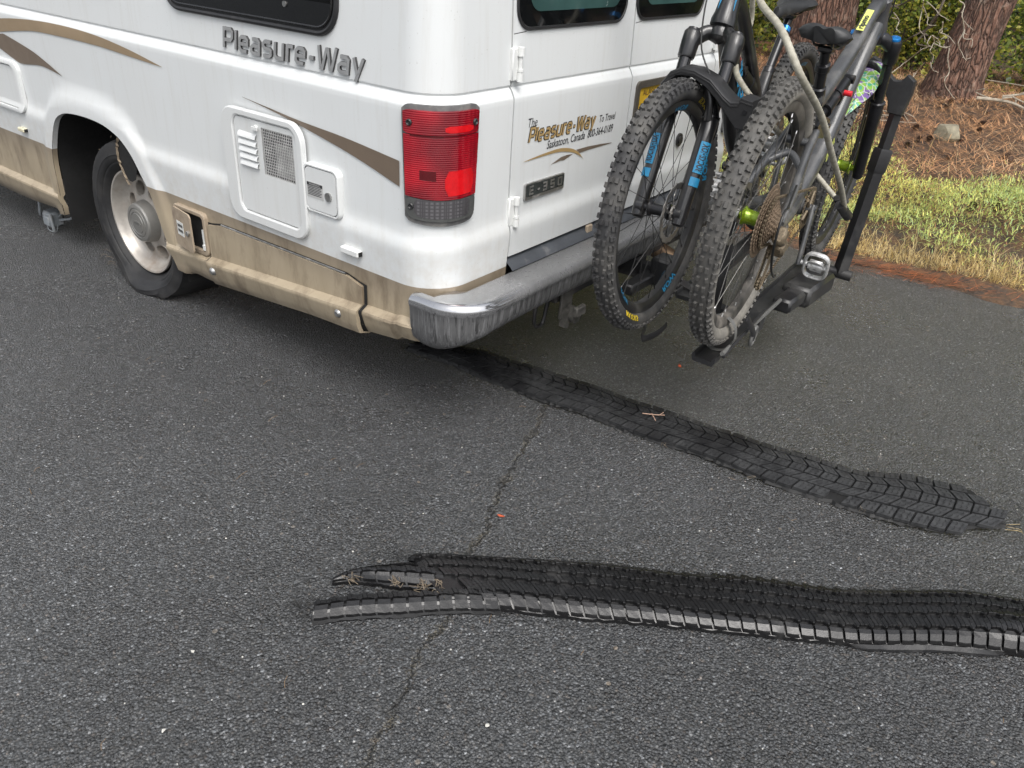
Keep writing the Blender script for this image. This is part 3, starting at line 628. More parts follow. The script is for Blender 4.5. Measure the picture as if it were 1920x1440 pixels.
for i,(p,n) in enumerate(pth):
    ez=1.0; f=1.0
    if i<3: f=(.86,.98,1)[i]
    zz=[]
    for (o,z) in prof:
        zc_=.445; q=p+n*(o*1.0 if o>-.1 else -(.1+.03)); 
        q=p+n*o if (i>=3 or o>-.1) else p+n*-.03
        q.z=zc_+(z-zc_)*f-(max(0,.455-z)*.75*sst(0,1,1-min(1,i/18))); zz.append(q)
    rows.append(zz)
m=MB(); m.grid(rows); bo=m.build('rear_bumper',CHR,van,smooth=True,angle=40)
m=MB(); m.grid([[surf(sxr(x),.535,-.012),surf(sxr(x),.520,-.006),Vector((x,.004,.510)),Vector((x,-.010,.500)),Vector((x,-.026,.488)),Vector((x,-.034,.478))] for x in np.linspace(S1-.005,S3+.005,10)])
m.build('door_sill',M('sill_plastic',(.055,.06,.068),.4,0,.3,8,.2,60,dirt=(.2,.2,.2),ds=14,dlo=.55,dhi=.8),van,smooth=True)
m=MB(); m.box((.80,-.016,.503),(.035,.012,.028),bev=.003); m.build('sill_bracket',TANP,van)
# under the bumper: hitch beam, plug socket, tailpipe
HIT=M('hitch_black',(.02,.02,.022),.5,.2,.3,20,dirt=(.11,.10,.09),ds=10,dlo=.45,dhi=.75)
m=MB(); m.box((1.2,-.03,.335),(1.30,.07,.07),bev=.006); m.box((1.01,-.06,.335),(.075,.16,.075),bev=.004); m.build('hitch_beam',HIT,van)
m=MB(); m.box((.60,-.075,.29),(.07,.012,.10),bev=.003); m.tube([(.615,-.06,.26),(.615,-.12,.25)],.028,16); m.box((.615,-.125,.275),(.06,.02,.035),bev=.004); m.box((.585,-.085,.245),(.015,.03,.07)); po=m.build('plug_socket',M('dirty_grey_plastic',(.07,.067,.06),.75,0,.5,40,.5,120),van,smooth=True,angle=40)
m=MB(); m.tube(smoothpath([(.50,-.02,.33),(.48,-.03,.24),(.53,-.03,.225),(.56,-.03,.33)],16),.007,6); m.build('wire_loop',HIT,po,smooth=True)
m=MB(); P_=smoothpath([(1.30,.35,.33),(1.31,.10,.325),(1.33,-.02,.30),(1.37,-.12,.245)],16); m.tube(P_,.038,20,cap=False); m.tube(P_[:-1]+[P_[-1]],.034,20,cap=False); m.build('tailpipe',M('rusty_pipe',(.28,.19,.12),.4,.7,.35,20,dirt=(.12,.07,.045),ds=16,dlo=.5,dhi=.7),van,smooth=True)
m=MB(); m.poly([(.02,.31),(.03,.285),(.2,.28),(.35,.32)],lambda a,b_,h:(a,.07+h,b_),.004); m.box((.10,.10,.335),(.2,.22,.02)); m.build('skirt_brace',HIT,van)
# ------------------------------------------------------------ wheels
ALU=M('dirty_alloy',(.40,.375,.34),.36,.35,.12,25,dirt=(.24,.185,.14),ds=10,dlo=.46,dhi=.80)
CAPM=M('grey_hub_cap',(.24,.235,.22),.35,.45,.08,20,dirt=(.16,.14,.115),ds=9,dlo=.5,dhi=.85)
CORD=M('torn_cord',(.17,.135,.095),.85,0,.35,60)
def wheel(loc,flatn,sgn=-1):
    """axis along x, outer face towards sgn*x; flatn: shredded and squashed"""
    C=Vector(loc); AX=Vector((sgn,0,0)); n=120
    OFFA=.04; rim=MB()
    rim.lathe([(.190,-.10),(.206,-.085),(.208,-.02),(.195,-.015),(.195,.05),(.205,.064),(.211,.072),(.2145,.080),(.2125,.088),(.206,.087),(.201,.078),(.197,.066),(.193,.055),(.190,.049),(.186,.044)],C,AX,72)
    # dished disc with five windows
    prof=[(.186,.044),(.180,.036),(.172,.031),(.162,.031),(.145,.034),(.128,.037),(.112,.042),(.098,.046),(.085,.050)]
    nn=150; e=Vector((0,1,0)); g=Vector((0,0,1)); vs=[];fs=[]
    pr=resample(prof,20)
    for r,h in pr:
        for j in range(nn):
            a=2*PI*j/nn; vs.append(C+AX*h+(e*math.cos(a)+g*math.sin(a))*r)
    def hole(r,a):
        w=(a-OFFA)%(PI/4)-PI/8; return ((r-.134)/.0285)**2+((w*r)/.036)**2<1
    for i in range(len(pr)-1):
        for j in range(nn):
            if not hole((pr[i][0]+pr[i+1][0])/2,2*PI*(j+.5)/nn): fs.append((i*nn+j,i*nn+(j+1)%nn,(i+1)*nn+(j+1)%nn,(i+1)*nn+j))
    rim.add(vs,fs)
    # walls of the windows
    for q in range(8):
        w0=q*PI/4+PI/8+OFFA; ring=[]
        for t in range(33):
            th=2*PI*t/32; r=.134+.0295*math.cos(th); a=w0+.037*math.sin(th)/r
            h=float(np.interp(r,[p[0] for p in prof[::-1]],[p[1] for p in prof[::-1]]))
            d=(e*math.cos(a)+g*math.sin(a)); ring.append([C+AX*(h+.003)+d*r,C+AX*(h-.03)+d*r])
        rim.grid(ring)
    wo_=rim.build('wheel',ALU,van,smooth=True,angle=40)
    k=MB(); k.disc(C-AX*.07,AX,.19,.01,40); k.disc(C-AX*.05,AX,.105,.04,32); k.build('brake_drum',DARK,wo_)
    k=MB(); k.lathe([(.088,0.0460),(.087,0.0502),(.083,0.0733),(.080,0.0908),(.075,0.0971),(.066,0.0992),(.062,0.0995),(.060,0.0971),(.058,0.0971),(.056,0.0995),(.046,0.1006),(.044,0.0988),(.042,0.0988),(.040,0.1013),(1e-4,0.1027)],C,AX,56); co=k.build('hub_cap',CAPM,wo_,smooth=True,angle=25)
    k=MB(); U=e*math.cos(.35)+g*math.sin(.35); V_=AX.cross(U)*-1
    k.poly([(.030*math.cos(t),.012*math.sin(t)) for t in np.linspace(0,2*PI,28)[:-1]],lambda a,b_,h:C+AX*(.1024+h)-e*a*(-sgn*-1)+g*b_,.0012); put_text(k,'FORD',.013,lambda a,b_,h:C+AX*(.1030+h)-e*a+g*(b_-.0045),.15,'CENTER',h=.0012,mi=1); k.build('cap_emblem',[CAPM,LETS],co)
    # tyre
    T=MB(); N2=140; tp=[(.213,.062),(.222,.078),(.238,.097),(.243,.1005),(.247,.1005),(.251,.106),(.266,.110),(.272,.1105),(.275,.1125),(.279,.1105),(.295,.112),(.322,.104),(.338,.088),(.347,.06),(.350,.0),(.353,-.06),(.346,-.09),(.33,-.106),(.275,-.112),(.235,-.09),(.218,-.07)]
    rows=[]
    r_=random.Random(3)
    for j in range(N2):
        a=2*PI*j/N2; row=[]
        for i,(r,h) in enumerate(tp):
            rr=r
            if flatn:
                if i in (12,13,14,15): rr-= .012+.008*r_.random()
                if i==11: rr-=.003*r_.random()
            q=C+AX*h+(e*math.cos(a)+g*math.sin(a))*rr
            z0=.006
            if q.z<.075 and flatn:
                dq=(.075-q.z); q.z=max(z0,.075-dq*.93+0) if q.z>-.0 else z0+.003*r_.random()
                fl_=max(0,1-abs(q.y-C.y)/.26); hs_=1 if 2<i<18 else (i/3 if i<=2 else max(0,(20-i)/2))
                q.x+=sgn*(.045*fl_ if h>0 else -.03*fl_)*hs_*min(1,dq/.05)
                q.z=max(q.z,z0+ (.012*hs_ if 3<=i<=7 else 0))
            row.append(q)
        rows.append(row)
    T.grid([list(x) for x in zip(*rows)],wrap=True)
    to=T.build('tyre',RUB,wo_,smooth=True,angle=45)
    if flatn:
        F=MB()
        # torn edge and cords hanging round the crown
        for _ in range(40):
            a=r_.uniform(.15,2.6); p=C+AX*r_.uniform(-.06,.09)+(e*math.cos(a)+g*math.sin(a))*.345
            d=Vector((r_.uniform(-.01,.01),r_.uniform(-.02,.02),r_.uniform(-.02,.012))); F.tube([p,p+d*.6+Vector((0,0,.004)),p+d*1.3],.0008,4)
        for _ in range(9):
            p=C+Vector((-.12,r_.uniform(.18,.28),-.21+r_.uniform(-.03,.05))); d=Vector((-.01,r_.uniform(.02,.07),r_.uniform(-.03,.0))); q=p+d; q.z=max(q.z,.004); p.z=max(p.z,.01); F.tube([p,(p+q)/2+Vector((0,0,.008)),q],.0005,4)
        F.build('torn_cords',CORD,to)['kind']='stuff'
        F=MB(); rows=[]; xo=-.012
        for i,(y,z) in enumerate(resample(smoothpath([(1.632,.640,0),(1.652,.60,0),(1.655,.548,0),(1.632,.497,0),(1.612,.462,0)],20),22)[:,:2]):
            w=.006+.004*math.sin(i*1.9); j=.003*math.sin(i*2.7); rows.append([Vector((xo,y+w+j,z)),Vector((xo-.006,y+j,z)),Vector((xo,y-w+j,z-.003))])
        F.grid(rows); F.build('torn_sidewall_edge',CORD,to,smooth=True)
        F=MB(); F.poly([(1.64,.645),(1.654,.60),(1.655,.548),(1.632,.497),(1.610,.475),(1.59,.475),(1.56,.49),(1.54,.53),(1.56,.60)],lambda a,b_,h:Vector((-.0085-h,a,b_)),.0008); F.build('torn_hole',DARK,to)
        F=MB()
        for a0 in (0,1):
            pass
        if False: F.tube(smoothpath([(-.015,1.92,.055),(-.021,1.87,.075),(-.021,1.80,.068),(-.015,1.74,.05)],16),.008,6,flat=.5); pass
    return wo_
wheel((.105,1.640,.291),True); wheel((1.955,1.657,.355),False,1); wheel((.09,5.1,.355),False); wheel((1.93,5.1,.355),False,1)
# dangling electrical plug under the skirt, ahead of the wheel
GP=M('grey_plug',(.24,.26,.275),.5,0,.25,40,.3,150,dirt=(.30,.29,.27),ds=30,dlo=.5,dhi=.75)
m=MB(); m.box((.085,2.60,.060),(.07,.085,.075),bev=.012); m.box((.06,2.60,.052),(.03,.06,.05),bev=.006); m.tube([(.09,2.55,.06),(.10,2.46,.085),(.12,2.40,.12)],.006,6); m.tube([(.09,2.56,.07),(.1,2.5,.12),(.11,2.47,.17)],.004,6)
m.box((.05,2.545,.055),(.012,.012,.09),bev=.003); m.box((.06,2.67,.10),(.012,.010,.09),Matrix.Rotation(.3,3,'X'),bev=.003); m.tube(smoothpath([(.06,2.63,.03),(.05,2.60,.008),(.06,2.55,.006),(.07,2.54,.04)],16),.0018,5)
m.build('hanging_plug',GP,van,smooth=True,angle=40)
# ------------------------------------------------------------ bicycles
CARB=M('wet_black_carbon',(.012,.012,.013),.28,0,.25,20,.35,420,coat=.4,dirt=(.07,.066,.06),ds=9,dlo=.55,dhi=.85)
GREYF=M('wet_grey_frame',(.055,.057,.06),.33,0,.15,20,.6,330,coat=.35,dirt=(.16,.155,.145),ds=8,dlo=.5,dhi=.8,bdist=.0015)
ANOD=M('black_anodised',(.016,.016,.018),.3,.3,.2,30,coat=.2,dirt=(.08,.075,.065),ds=12,dlo=.58,dhi=.85)
STAN=M('stanchion',(.03,.03,.032),.16,.5,.15,30,coat=.4)
TYR1=M('knobbly_tyre',(.032,.032,.033),.68,0,.35,35,.4,260,dirt=(.12,.115,.105),ds=9,dlo=.42,dhi=.75)
def dusty_tyre():
    m,nt,b=newmat('dusty_knobbly_tyre'); v=objco(nt); s=N(nt,'ShaderNodeSeparateXYZ'); nt.links.new(v,s.inputs[0])
    r=math_(nt,'SQRT',math_(nt,'ADD',math_(nt,'MULTIPLY',s.outputs[0],s.outputs[0]),math_(nt,'MULTIPLY',s.outputs[2],s.outputs[2])))
    g=math_(nt,'MULTIPLY',ramp(nt,r,[(.340,1),(.358,.22),(.372,.30)]),ramp(nt,noise(nt,v,9,6,.7),[(.3,.25),(.62,1)]))
    nt.links.new(mixc(nt,g,mixc(nt,noise(nt,v,30),(.024,.024,.025),(.046,.046,.046)),(.24,.225,.195)),b.inputs['Base Color']); b.inputs['Roughness'].default_value=.7; bump(nt,b,noise(nt,v,260),.4,.001); return m
TYR2=dusty_tyre()
RIM1=M('black_rim',(.02,.02,.021),.4,.1,.2,30,dirt=(.085,.08,.07),ds=9,dlo=.5,dhi=.8)
RIM2=M('dusty_rim',(.035,.034,.032),.5,.1,.2,30,dirt=(.21,.19,.165),ds=7,dlo=.38,dhi=.7)
SPK=M('spoke',(.03,.03,.03),.35,.7,.1,20); SPK2=M('dusty_spoke',(.16,.155,.145),.4,.6,.2,20)
LIME=M('lime_hub',(.22,.33,.012),.25,.45,.1,40,coat=.4,dirt=(.20,.20,.08),ds=22,dlo=.55,dhi=.8)
ROTOR=M('brake_rotor',(.40,.39,.37),.3,.95,.15,40,dirt=(.18,.15,.12),ds=24,dlo=.5,dhi=.8)
CASS=M('rusty_dusty_cassette',(.22,.165,.115),.5,.6,.35,90,.3,300,dirt=(.12,.085,.055),ds=26,dlo=.42,dhi=.7)
CHN=M('dirty_chain',(.20,.16,.11),.45,.6,.35,200)
BLUE=M('cyan_decal',(.015,.20,.38),.4,0,.08,30); BLUEA=M('blue_anodised',(.01,.22,.62),.25,.5,.1,30,coat=.3); YEL=M('yellow_print',(.70,.52,.02),.5,0,.1,30); LYEL=M('lime_print',(.62,.68,.16),.45,0,.1,30)
GRYD=M('grey_decal',(.20,.21,.20),.4,0,.1,30); PEDM=M('worn_silver_pedal',(.75,.75,.74),.35,.7,.2,60,dirt=(.10,.10,.09),ds=40,dlo=.5,dhi=.7)
SAD=M('saddle_vinyl',(.022,.023,.024),.5,0,.2,30,.2,400,dirt=(.06,.06,.058),ds=12,dlo=.5,dhi=.9)
REDK=M('red_knob',(.60,.02,.03),.3,0,.1,30,coat=.3); CABL=M('cable_housing',(.012,.012,.012),.4,0,.1,30)
WHTD=M('white_print',(.62,.62,.62),.5,0,.1,30)
VX,VY,VZ=Vector((1,0,0)),Vector((0,1,0)),Vector((0,0,1))
def rotm(ax,a): return Matrix.Rotation(a,3,ax)
def bwheel(bike,cx,side_rotor,tyre_m,rim_m,spk_m,hub_m,fat_hub,rear,phase,rimtext=None,tyretext=None):
    C=Vector((cx,0,0))
    R=MB(); R.lathe([(.318,-.014),(.316,-.017),(.300,-.0165),(.288,-.010),(.285,0),(.288,.010),(.300,.0165),(.316,.017),(.318,.014),(.309,.010),(.307,0),(.309,-.010)],C,VY,96,close=True)
    wo_=R.build('wheel',rim_m,bike,smooth=True,angle=35)
    T=MB(); prof=[]
    for i in range(20):
        a=2*PI*i/20; prof.append((.3405+.0275*math.cos(a),.0295*math.sin(a)))
    T.lathe(prof,C,VY,110,close=True)
    NK=84; r_=random.Random(int(phase*100)+5)
    def knob(th,lat,L,Wd,H,tilt=0):
        # lat: angle round the cross-section
        rc=.3405; rad=.0285
        er=Vector((math.cos(th),0,math.sin(th))); et=Vector((-math.sin(th),0,math.cos(th)))
        nrm=er*math.cos(lat)+VY*math.sin(lat); tg=er*-math.sin(lat)+VY*math.cos(lat)
        p=C+er*(rc+(rad-.004)*math.cos(lat))+VY*(rad-.001)*math.sin(lat)
        et2=et*math.cos(tilt)+tg*math.sin(tilt); tg2=tg*math.cos(tilt)-et*math.sin(tilt)
        H+=.004; vs=[]
        for k,(s) in ((0,1.0),(1,.84)):
            for a,b_ in ((-1,-1),(1,-1),(1,1),(-1,1)): vs.append(p+et2*a*L/2*s+tg2*b_*Wd/2*s+nrm*H*k)
        T.add(vs,[(4,5,6,7),(0,1,5,4),(1,2,6,5),(2,3,7,6),(3,0,4,7)])
    for k in range(NK):
        th=2*PI*(k+phase)/NK; d=2*PI/NK
        if k%2==0:
            for s in(-1,1): knob(th,s*.24,.016,.0098,.0055)
        else:
            for s in(-1,1): knob(th,s*.36,.0135,.009,.0055,.2*s)
        for s in(-1,1):
            knob(th+d*.5,s*.82,.0145,.0098,.0050,-.1*s)
            if k%2: knob(th+d*.5,s*1.16,.016,.007,.0032)
            else: knob(th+d*.5,s*1.10,.011,.008,.0036)
    to=T.build('tyre',tyre_m,wo_,smooth=True,angle=35,normals=False)
    # hub
    H=MB(); fr=.0215 if fat_hub else .018; w=.030; fl0=.027 if fat_hub else .024
    H.lathe([(1e-4,-.056),(.010,-.056),(.0115,-.042),(.0115,-w-.006),(.016,-w-.004),(fl0,-w-.003),(fl0+.001,-w),(fl0-.001,-w+.003),(fr,-w+.008),(fr*.95,0),(fr,w-.008),(fl0-.001,w-.003),(fl0+.001,w),(fl0,w+.003),(.016,w+.004),(.0115,w+.006),(.0115,.042),(.010,.056),(1e-4,.056)],C,VY,32)
    H.build('hub',hub_m,wo_,smooth=True,angle=40)
    S=MB(); NS=28
    for k in range(NS):
        sd=1 if k%2 else -1; a=2*PI*(k//2)/(NS/2)+(.22 if sd>0 else 0); cr_=.62*(1 if (k//2)%2 else -1)
        h=C+Vector((math.cos(a+cr_),0,math.sin(a+cr_)))*.0275+VY*sd*w; o_=C+Vector((math.cos(a),0,math.sin(a)))*.288+VY*sd*.004
        S.tube([h,o_],.00105,5,cap=False); dd=(h-o_).normalized(); S.tube([o_-dd*.003,o_+dd*.012],.0019,6,mi=1)
    S.build('spokes',[spk_m,PEDM if fat_hub else spk_m],wo_)
    # rotor
    K=MB(); y=side_rotor*.044; t=.0009
    for q in (0,):
        NN=144; rows=[]
        for r,h in ((.073,-t),(.090,-t),(.090,t),(.073,t),(.073,-t)):
            rows.append([C+VY*(y+h)+Vector((math.cos(2*PI*j/NN),0,math.sin(2*PI*j/NN)))*(r+(.0016*math.sin(18*2*PI*j/NN) if r>.08 else -.0022*math.sin(24*2*PI*j/NN))) for j in range(NN)])
        K.grid(rows,wrap=True)
        for j in range(6):
            a=2*PI*j/6; p=Vector((math.cos(a),0,math.sin(a))); q_=Vector((math.cos(a+.55),0,math.sin(a+.55)))
            K.tube([C+VY*y+p*.02,C+VY*y+(p*.5+q_*.5)*.05,C+VY*y+q_*.0745],.0052,6,flat=.2 if False else 1,up=VY) if False else K.add([C+VY*(y+h)+v_ for h in(-t,t) for v_ in (p*.018+q_*.0,p.lerp(q_,.45)*.050-q_*.004,q_*.0745-Vector((-math.sin(a+.55),0,math.cos(a+.55)))*.0045,q_*.0745+Vector((-math.sin(a+.55),0,math.cos(a+.55)))*.0045,p.lerp(q_,.45)*.053+q_*.004)],[(0,1,2,3,4),(9,8,7,6,5)]+[(i,(i+1)%5,5+(i+1)%5,5+i) for i in range(5)])
        K.disc(C+VY*y,VY,.024,.006,24)
        for j in range(6):
            a=2*PI*j/6+.2; K.disc(C+VY*(y+side_rotor*.004)+Vector((math.cos(a),0,math.sin(a)))*.019,VY,.0034,.003,8)
    K.build('brake_rotor',ROTOR,wo_)
    def polar(rad0,th0,sd,yoff):
        def fn(a,b_,h):
            th=th0-sd*a/rad0; r=rad0+b_
            return C+Vector((math.cos(th),0,math.sin(th)))*r+VY*sd*(yoff(r)+h)
        return fn
    if rimtext:
        m=MB()
        for th0,txt in rimtext:
            for sd in (1,-1): put_text(m,txt,.020,polar(.2905,th0,sd,lambda r:.0115+(r-.288)/.012*.0062),0,'CENTER',h=.0008,sx=1.7,bold=.0006)
        m.build('rim_lettering',BLUE,wo_)
    if tyretext:
        m=MB()
        for th0,txt in tyretext:
            for sd in (1,-1): put_text(m,txt,.021,polar(.322,th0,sd,lambda r:.0300*math.sqrt(max(0,1-((r-.3405)/.0285)**2))),0,'CENTER',h=.0009,sx=1.25,space=1.15,bold=.0007)
        m.build('tyre_lettering',YEL,to)
    return wo_
def ellipt(mb,path,rx,ry,n=16,up=VY):
    # rx: half width across 'up' (sideways), ry: half height
    P=[Vector(p) for p in path]; k=len(P); vs=[]
    for i in range(k):
        t=(P[min(i+1,k-1)]-P[max(i-1,0)]).normalized(); a=(Vector(up)-t*t.dot(Vector(up))).normalized(); b_=t.cross(a)
        X_=rx[i] if hasattr(rx,'__len__') else rx; Y_=ry[i] if hasattr(ry,'__len__') else ry
        for j in range(n):
            c_,s_=math.cos(2*PI*j/n),math.sin(2*PI*j/n); e_=.75
            vs.append(P[i]+a*X_*math.copysign(abs(c_)**e_,c_)+b_*Y_*math.copysign(abs(s_)**e_,s_))
    fs=[(i*n+j,i*n+(j+1)%n,(i+1)*n+(j+1)%n,(i+1)*n+j) for i in range(k-1) for j in range(n)]
    fs+=[tuple(range(n-1,-1,-1)),tuple((k-1)*n+j for j in range(n))]
    mb.add(vs,fs)
def pedal(parent,p,clip,ylen,m,axis_side,tilt=1.15):
    Q=MB(); c=Vector(p)+VY*axis_side*.055
    Q.tube([Vector(p),Vector(p)+VY*axis_side*.095],.0075,10); Q.tube([c-VY*.022,c+VY*.022],.014,12)
    for s_ in (-1,1):
        rr=[(c+VX*(.045*math.cos(a))+VY*(.034*math.sin(a))+VZ*(.004*s_)) for a in np.linspace(0,2*PI,21)]
    rr=[c+VX*(.046*math.copysign(abs(math.cos(a))**.6,math.cos(a)))+VY*(.036*math.copysign(abs(math.sin(a))**.6,math.sin(a))) for a in np.linspace(0,2*PI,29)]
    Q.tube(rr,.006,8,flat=1.5,cap=False)
    rr=[c+VX*(.024*math.cos(a))+VY*(.026*math.sin(a))+VZ*.012*math.cos(a) for a in np.linspace(0,2*PI,25)]
    Q.tube(rr,.0042,8,cap=False); Q.box(c+VX*.02+VZ*.008,(.018,.04,.006),bev=.002); Q.box(c-VX*.02-VZ*.008,(.018,.04,.006),bev=.002)
    Rm=rotm('Y',tilt); Q.v=[tuple(Rm@(Vector(v_)-Vector(p))+Vector(p)) for v_ in Q.v]
    return Q.build('pedal',m,parent,smooth=True,angle=40)
def make_bike(name,label,frm,pal):
    H,u,v,w,flip=frm
    bike=empty(name,(0,0,0),label,'bicycle','mountain bikes on the hitch rack')
    if flip: Xa,Ya,O=-u,-w,H+u*1.2
    else: Xa,Ya,O=u,w,H
    bike.matrix_world=Matrix(((Xa.x,Ya.x,v.x,O.x),(Xa.y,Ya.y,v.y,O.y),(Xa.z,Ya.z,v.z,O.z),(0,0,0,1)))
    FR=pal['frame']; steer=Vector((-.4226,0,.9063)); fwd=Vector((.9063,0,.4226))
    HB=Vector((1.16,0,-.0186))+steer*.555; HT=HB+steer*.115
    BB=Vector((.44,0,-.03)); 
    F=MB()
    F.lathe([(.030,-.004),(.038,.002),(.0385,.020),(.034,.038),(.031,.08),(.0325,.098),(.0325,.112),(.0245,.118)],HB,steer,28)
    dtp=[HT*.25+HB*.75+fwd*-.005,HB+Vector((-.10,0,-.075)),Vector((.66,0,.155)),BB+Vector((.07,0,.055)),BB+Vector((.0,0,.01))]
    ellipt(F,smoothpath(dtp,24),[.026]*3+[.027]*18+[.032]*10 if False else .029,.033 if pal['kind']==2 else .036)
    ttp=[HT+steer*-.018,HT+Vector((-.10,0,-.045)),Vector((.62,0,.425)),Vector((.40,0,.315)),Vector((.325,0,.285))] if pal['kind']==2 else [HT+steer*-.02,Vector((.79,0,.525)),Vector((.66,0,.41)),Vector((.50,0,.255)),Vector((.42,0,.19))]
    ellipt(F,smoothpath(ttp,24),.0225,.023)
    stp=[BB,BB+Vector((-.045,0,.13)),Vector((.352,0,.23)),Vector((.322,0,.322))] if pal['kind']==2 else [BB,BB+Vector((.0,0,.13)),Vector((.43,0,.21)),Vector((.385,0,.30))]
    ellipt(F,smoothpath(stp,18),.021,.021)
    F.lathe([(.024,-.04),(.027,-.037),(.027,.037),(.024,.04)],BB,VY,24)
    fo=F.build('frame',FR,bike,smooth=True,angle=45)
    if pal['kind']==2:
        m=MB(); m.disc(HT,steer,.02,.012,20); m.build('headset_cap',STEEL,fo)
        # pale label along the top tube and stripes on the down tube
        A_=smoothpath(ttp,24); p0=HT+Vector((-.13,0,-.058)); d=(Vector((.62,0,.425))-HT-Vector((-.10,0,-.045))).normalized(); nn=VY.cross(d); nn=nn if nn.z>0 else -nn
        lab=lambda a,b_,h: p0+d*a+VY*b_*-1+nn*(.0235+h)
        m=MB(); m.poly([(0,-.011),(.10,-.011),(.10,.011),(0,.011)],lab,.0012); lo=m.build('frame_label',LYEL,fo)
        m=MB(); put_text(m,'ripmo',.024,lambda a,b_,h:lab(.094-a,-b_+.006,h+.0016),0,'LEFT',sx=1.1,bold=.0008); m.build('label_lettering',INK,lo)
        dd=(dtp[2]-dtp[1]).normalized(); dn=dd.cross(VY)
        for i in range(3):
            m=MB(); q0=Vector((.80,0,.30))+dd*(.025*i); m.poly([(0,-.02),(.012,-.02),(.05,.022),(.038,.022)],lambda a,b_,h:q0+dd*a+dn*b_*-.9-VY*(.0298+h),.0006); m.build('frame_stripe',GRYD,fo)
        m=MB(); q0=Vector((.66,0,.16)); put_text(m,'IBIS',.05,lambda a,b_,h:q0+dd*(a)-dn*(b_-.018)*1.0-VY*(.0298+h),0,'LEFT',bold=.0015); m.build('frame_lettering',LYEL,fo)
    else:
        dd=(dtp[1]-dtp[2]).normalized(); dn=VY.cross(dd)
        m=MB(); q0=Vector((.725,0,.255)); put_text(m,'EVIL',.058,lambda a,b_,h:q0+dd*a+dn*(.022-b_)*-1+VY*(.030+h),0,'LEFT',sx=1.25,bold=.003,space=1.05); m.build('frame_lettering',BLUE,fo)
        q1=HB+steer*.055
        hd=lambda a,b_,h: q1+fwd*math.cos(a/.033)*(.0335+h)+VY*math.sin(a/.033)*(.0335+h)+steer*b_
        m=MB(); put_text(m,'EVIL',.017,lambda a,b_,h:hd(a+.006,b_-.038,h),.1,'CENTER',sx=1.2,bold=.0006); m.poly([(-.02,.0),(.03,.0),(.03,.045),(-.02,.045)],lambda a,b_,h:hd(a,b_-.012,.001),0); m.build('head_badge',BLUE,fo)
    # swingarm and rocker
    for s_ in (-1,1):
        pass
    S=MB()
    for s_ in (-1,1):
        S.tube(smoothpath([(0,s_*.070,.0),(.10,s_*.066,.004),(.27,s_*.045,-.002),(.40,s_*.026,.004)],16),[.014]*8+[.015]*9 if False else .0135,12,flat=1.25)
        S.tube(smoothpath([(0,s_*.070,.005),(.08,s_*.064,.07),(.20,s_*.045,.165),(.285,s_*.036,.215)],16),.0125,12,flat=1.2)
        S.disc((0,s_*.070,0),VY,.02,.016,20)
    S.tube([(.24,-.04,.19),(.24,.04,.19)],.012,10); S.tube([(.37,-.03,.002),(.37,.03,.002)],.014,10)
    S.tube(smoothpath([(.155,-.05,.13),(.19,0,.16),(.155,.05,.13)],12),.011,10)
    S.build('swingarm',FR,bike,smooth=True,angle=50)
    K=MB()
    for s_ in (-1,1):
        K.poly([(.27,.235),(.30,.20),(.40,.19),(.44,.215),(.42,.245),(.33,.26)],lambda a,b_,h:(a,s_*(.030+h),b_),.010)
        for a,b_ in ((.285,.215),(.365,.225),(.425,.222)): K.disc((a,s_*.041,b_),VY,.010,.006,16)
    K.build('rocker_link',ANOD,bike,smooth=True,angle=40)
    K=MB(); a=Vector((.43,0,.225)); b_=Vector((.70,0,.345)); t=(b_-a).normalized()
    K.tube([a,a+t*.09],.0125,16); K.tube([a+t*.075,a+t*.083],.023,18); K.tube([a+t*.083,b_-t*.03],.0215,20); K.tube([a+t*.17,a+t*.178],.0245,18); K.disc(a,VY,.014,.05,14); K.disc(b_,VY,.014,.05,14)
    K.tube([a+t*.20+t.cross(VY)*.03*-1+Vector((0,0,-.0)),b_-t*.02+t.cross(VY)*-.03],.017,14)
    sh=K.build('shock',ANOD,bike,smooth=True,angle=40)
    if pal['kind']==2:
        m=MB(); m.tube([a+t*.205-VY*.020,a+t*.205-VY*.045],.009,14); m.build('adjuster_knob',REDK,sh,smooth=True)
    # fork
    K=MB()
    legline=lambda s_,d_: Vector((1.2,s_*.066,0))+steer*d_+fwd*(-.004)
    for s_ in (-1,1):
        K.tube([legline(s_,-.035),legline(s_,-.03),legline(s_,.0),legline(s_,.05),legline(s_,.2),legline(s_,.285),legline(s_,.29)],[.012,.019,.022,.0215,.0235,.0255,.0235],18)
        K.disc((1.2,s_*.062,0),VY,.021,.022,20)
    K.tube(smoothpath([legline(1,.275)+fwd*.02,legline(1,.345)+fwd*.045+VY*-.012,legline(0,.40)+fwd*.048,legline(-1,.345)+fwd*.045+VY*.012,legline(-1,.275)+fwd*.02],20),.0125,10,flat=.75)
    low=K.build('fork_lowers',CARB if pal['kind']==1 else ANOD,bike,smooth=True,angle=40)
    K=MB()
    for s_ in (-1,1):
        K.tube([legline(s_,.27),legline(s_,.49)],.0185,20)
        K.lathe([(.0195,.283),(.027,.285),(.027,.292),(.0195,.295)],Vector((1.2,s_*.066,0))-fwd*.004,steer,24)
    K.build('stanchions',STAN,low,smooth=True,angle=40)
    if pal['kind']==1:
        m=MB(); m.tube([legline(1,.345)-steer*.0012,legline(1,.345)+steer*.0012],.0196,18); m.build('travel_ring',REDK,low)
    K=MB()
    for s_ in (-1,1): K.tube([legline(s_,.445),legline(s_,.45),legline(s_,.49),legline(s_,.518),legline(s_,.525)],[.0235,.0255,.027,.026,.021],20)
    cr_=HB+steer*-.028
